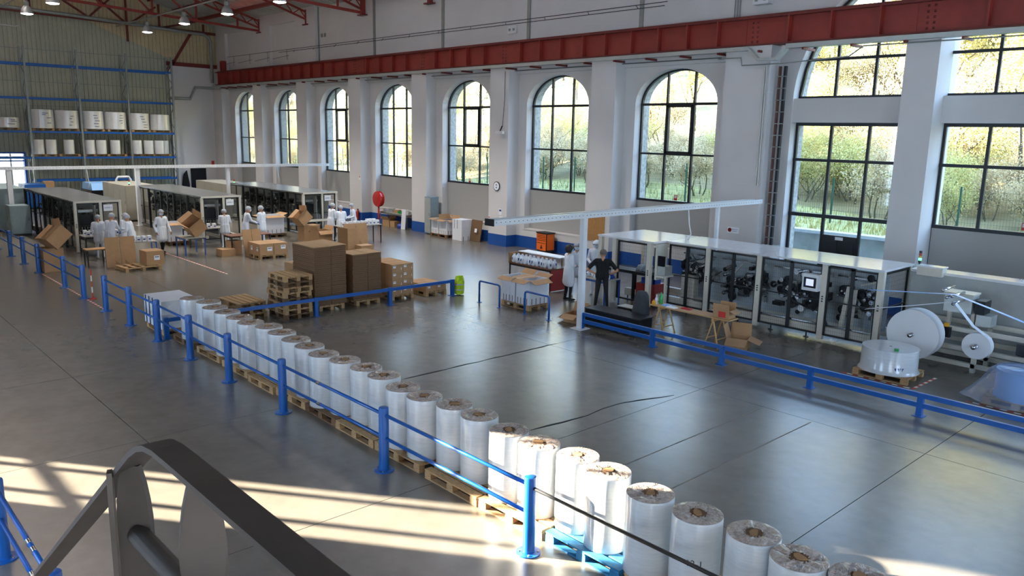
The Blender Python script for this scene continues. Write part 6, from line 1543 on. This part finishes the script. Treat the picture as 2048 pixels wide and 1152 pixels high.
for k, x in enumerate((-51.3, -45.4, -39.8, -34.2, -28.4, -22.5)):
    high_bay(('lit high bay lamp, %s from the gable in the conduit row' % ORD[k]), x, 17.3)
for k, x in enumerate((-48.2, -43.1, -37.2)): high_bay('lit high bay lamp, %s from the gable in the row over the barrier' % ORD[k], x, 10.35)
tag(MB().tube([(-57, 17.3, 11.35), (-5, 17.3, 11.35)], .045, 8).build('lamp_conduit', 'galv_light', smooth=True), 'bright metal conduit carrying the row of high bay lamps', 'conduit')
tag(MB().tube([(-57, 10.35, 11.5), (-30, 10.35, 11.5)], .03, 8).build('lamp_conduit', 'galv_light', smooth=True), 'thin conduit carrying the lamps over the barrier', 'conduit')
tag(MB().tube([(-57.2, 10.3, 10.8), (-57.2, 11.6, 10.78), (-57.2, 11.75, 10.9)], .05, 8).build('wall_pipe', 'galv_light', smooth=True), 'short pale pipe on the gable cladding at the picture edge', 'pipe')

# ------------------------------------------------------------------ stair landing with the grey hand rail in the foreground
hrl = thing('hand_rail', 'dark grey flat steel hand rail bending down the stairs in the foreground', 'hand rail', (-1.42, .445, 4.45))
def P(x, z): return Vector((x+1.42, 0, z-4.45))
prof = [(1.2, 4.45), (-1.30, 4.45), (-1.36, 4.449), (-1.41, 4.442), (-1.45, 4.428), (-1.50, 4.400), (-3.6, 2.93)]
mb = MB(); th = .011
pts = [Vector((x, 0, z)) for x, z in prof]
for i, p in enumerate(pts):
    d = (pts[min(i+1, len(pts)-1)]-pts[max(0, i-1)]).normalized(); nn = Vector((-d.z, 0, d.x)); nn = nn if nn.z > 0 else -nn
    for y, o_ in ((-.026, 0), (.026, 0), (.026, -th), (-.026, -th)): q = p+nn*o_; mb.v.append((q.x+1.42, y, q.z-4.45))
for i in range(len(pts)-1):
    for a in range(4): b = (a+1) % 4; mb.f.append([i*4+a, i*4+b, i*4+4+b, i*4+4+a]); mb.m.append(0)
mb.f.append([0, 3, 2, 1]); mb.m.append(0); e_ = (len(pts)-1)*4; mb.f.append([e_, e_+1, e_+2, e_+3]); mb.m.append(0)
o = mb.build('rail_bar', 'rail_grey', hrl)
def twisted(name, xc, ztop, zbot, y, wid, tk, a0, a1, zt0, zt1, neck=None):
    # flat bar post turning from angle a0 (top) to a1 (bottom) between heights zt0 > zt1
    mb = MB(); N = 26
    for i in range(N+1):
        z = ztop+(zbot-ztop)*i/N; s = 0 if z > zt0 else (1 if z < zt1 else (zt0-z)/(zt0-zt1)); s = s*s*(3-2*s); a = a0+(a1-a0)*s
        w = wid*(.25+.75*min(1, (i+.3)/3)**.5)
        for u, v in ((-1, -1), (1, -1), (1, 1), (-1, 1)):
            x_, y_ = u*w/2, v*tk/2; mb.v.append((xc+1.42+x_*math.cos(a)-y_*math.sin(a), y-.445+x_*math.sin(a)+y_*math.cos(a), z-4.45))
    for i in range(N):
        for q in range(4): b = (q+1) % 4; mb.f.append([i*4+q, i*4+b, i*4+4+b, i*4+4+q]); mb.m.append(0)
    mb.f.append([0, 1, 2, 3]); mb.m.append(0); mb.f.append([N*4+3, N*4+2, N*4+1, N*4]); mb.m.append(0)
    o = mb.build(name, 'rail_grey', hrl); autosmooth(o.data, 50); return o
twisted('post', -1.57, 4.345, 3.42, .445, .075, .012, R(35), R(35), 9, 8)
twisted('post_wing', -1.61, 4.325, 3.42, .415, .045, .010, R(-20), R(-20), 9, 8)
twisted('post', -1.215, 4.435, 3.42, .445, .075, .014, R(80), R(30), 4.36, 4.22)
MB().tube([(-1.56+1.42, .0, 4.20-4.45), (-1.215+1.42, 0, 4.205-4.45), (.6+1.42, 0, 4.205-4.45)], .021, 14).build('mid_rail', 'rail_grey', hrl, smooth=True)
ld_ = thing('stair_landing', 'grey steel stair landing under the viewer', 'landing', (0, 0, 3.4)); MB().box(-1.6, 2.5, -2.6, .5, -.05, 0).build('deck_plate', 'rail_grey', ld_)
for x, y in ((-1.5, -2.4), (-1.5, .4), (2.4, -2.4), (2.4, .4)): MB().box(x-.06, x+.06, y-.06, y+.06, -3.4, -.05).build('leg', 'rail_grey', ld_)
for k in range(16): MB().box(-1.85-.27*k, -1.6-.27*k, -.7, .42, -.24-.2*k, -.2-.2*k).build('tread', 'rail_grey', ld_)
MB().bar((-1.6, .45, -.15), (-6.1, .45, -3.35), .02, .22).build('stringer', 'rail_grey', ld_); MB().bar((-1.6, -.72, -.15), (-6.1, -.72, -3.35), .02, .22).build('stringer', 'rail_grey', ld_)
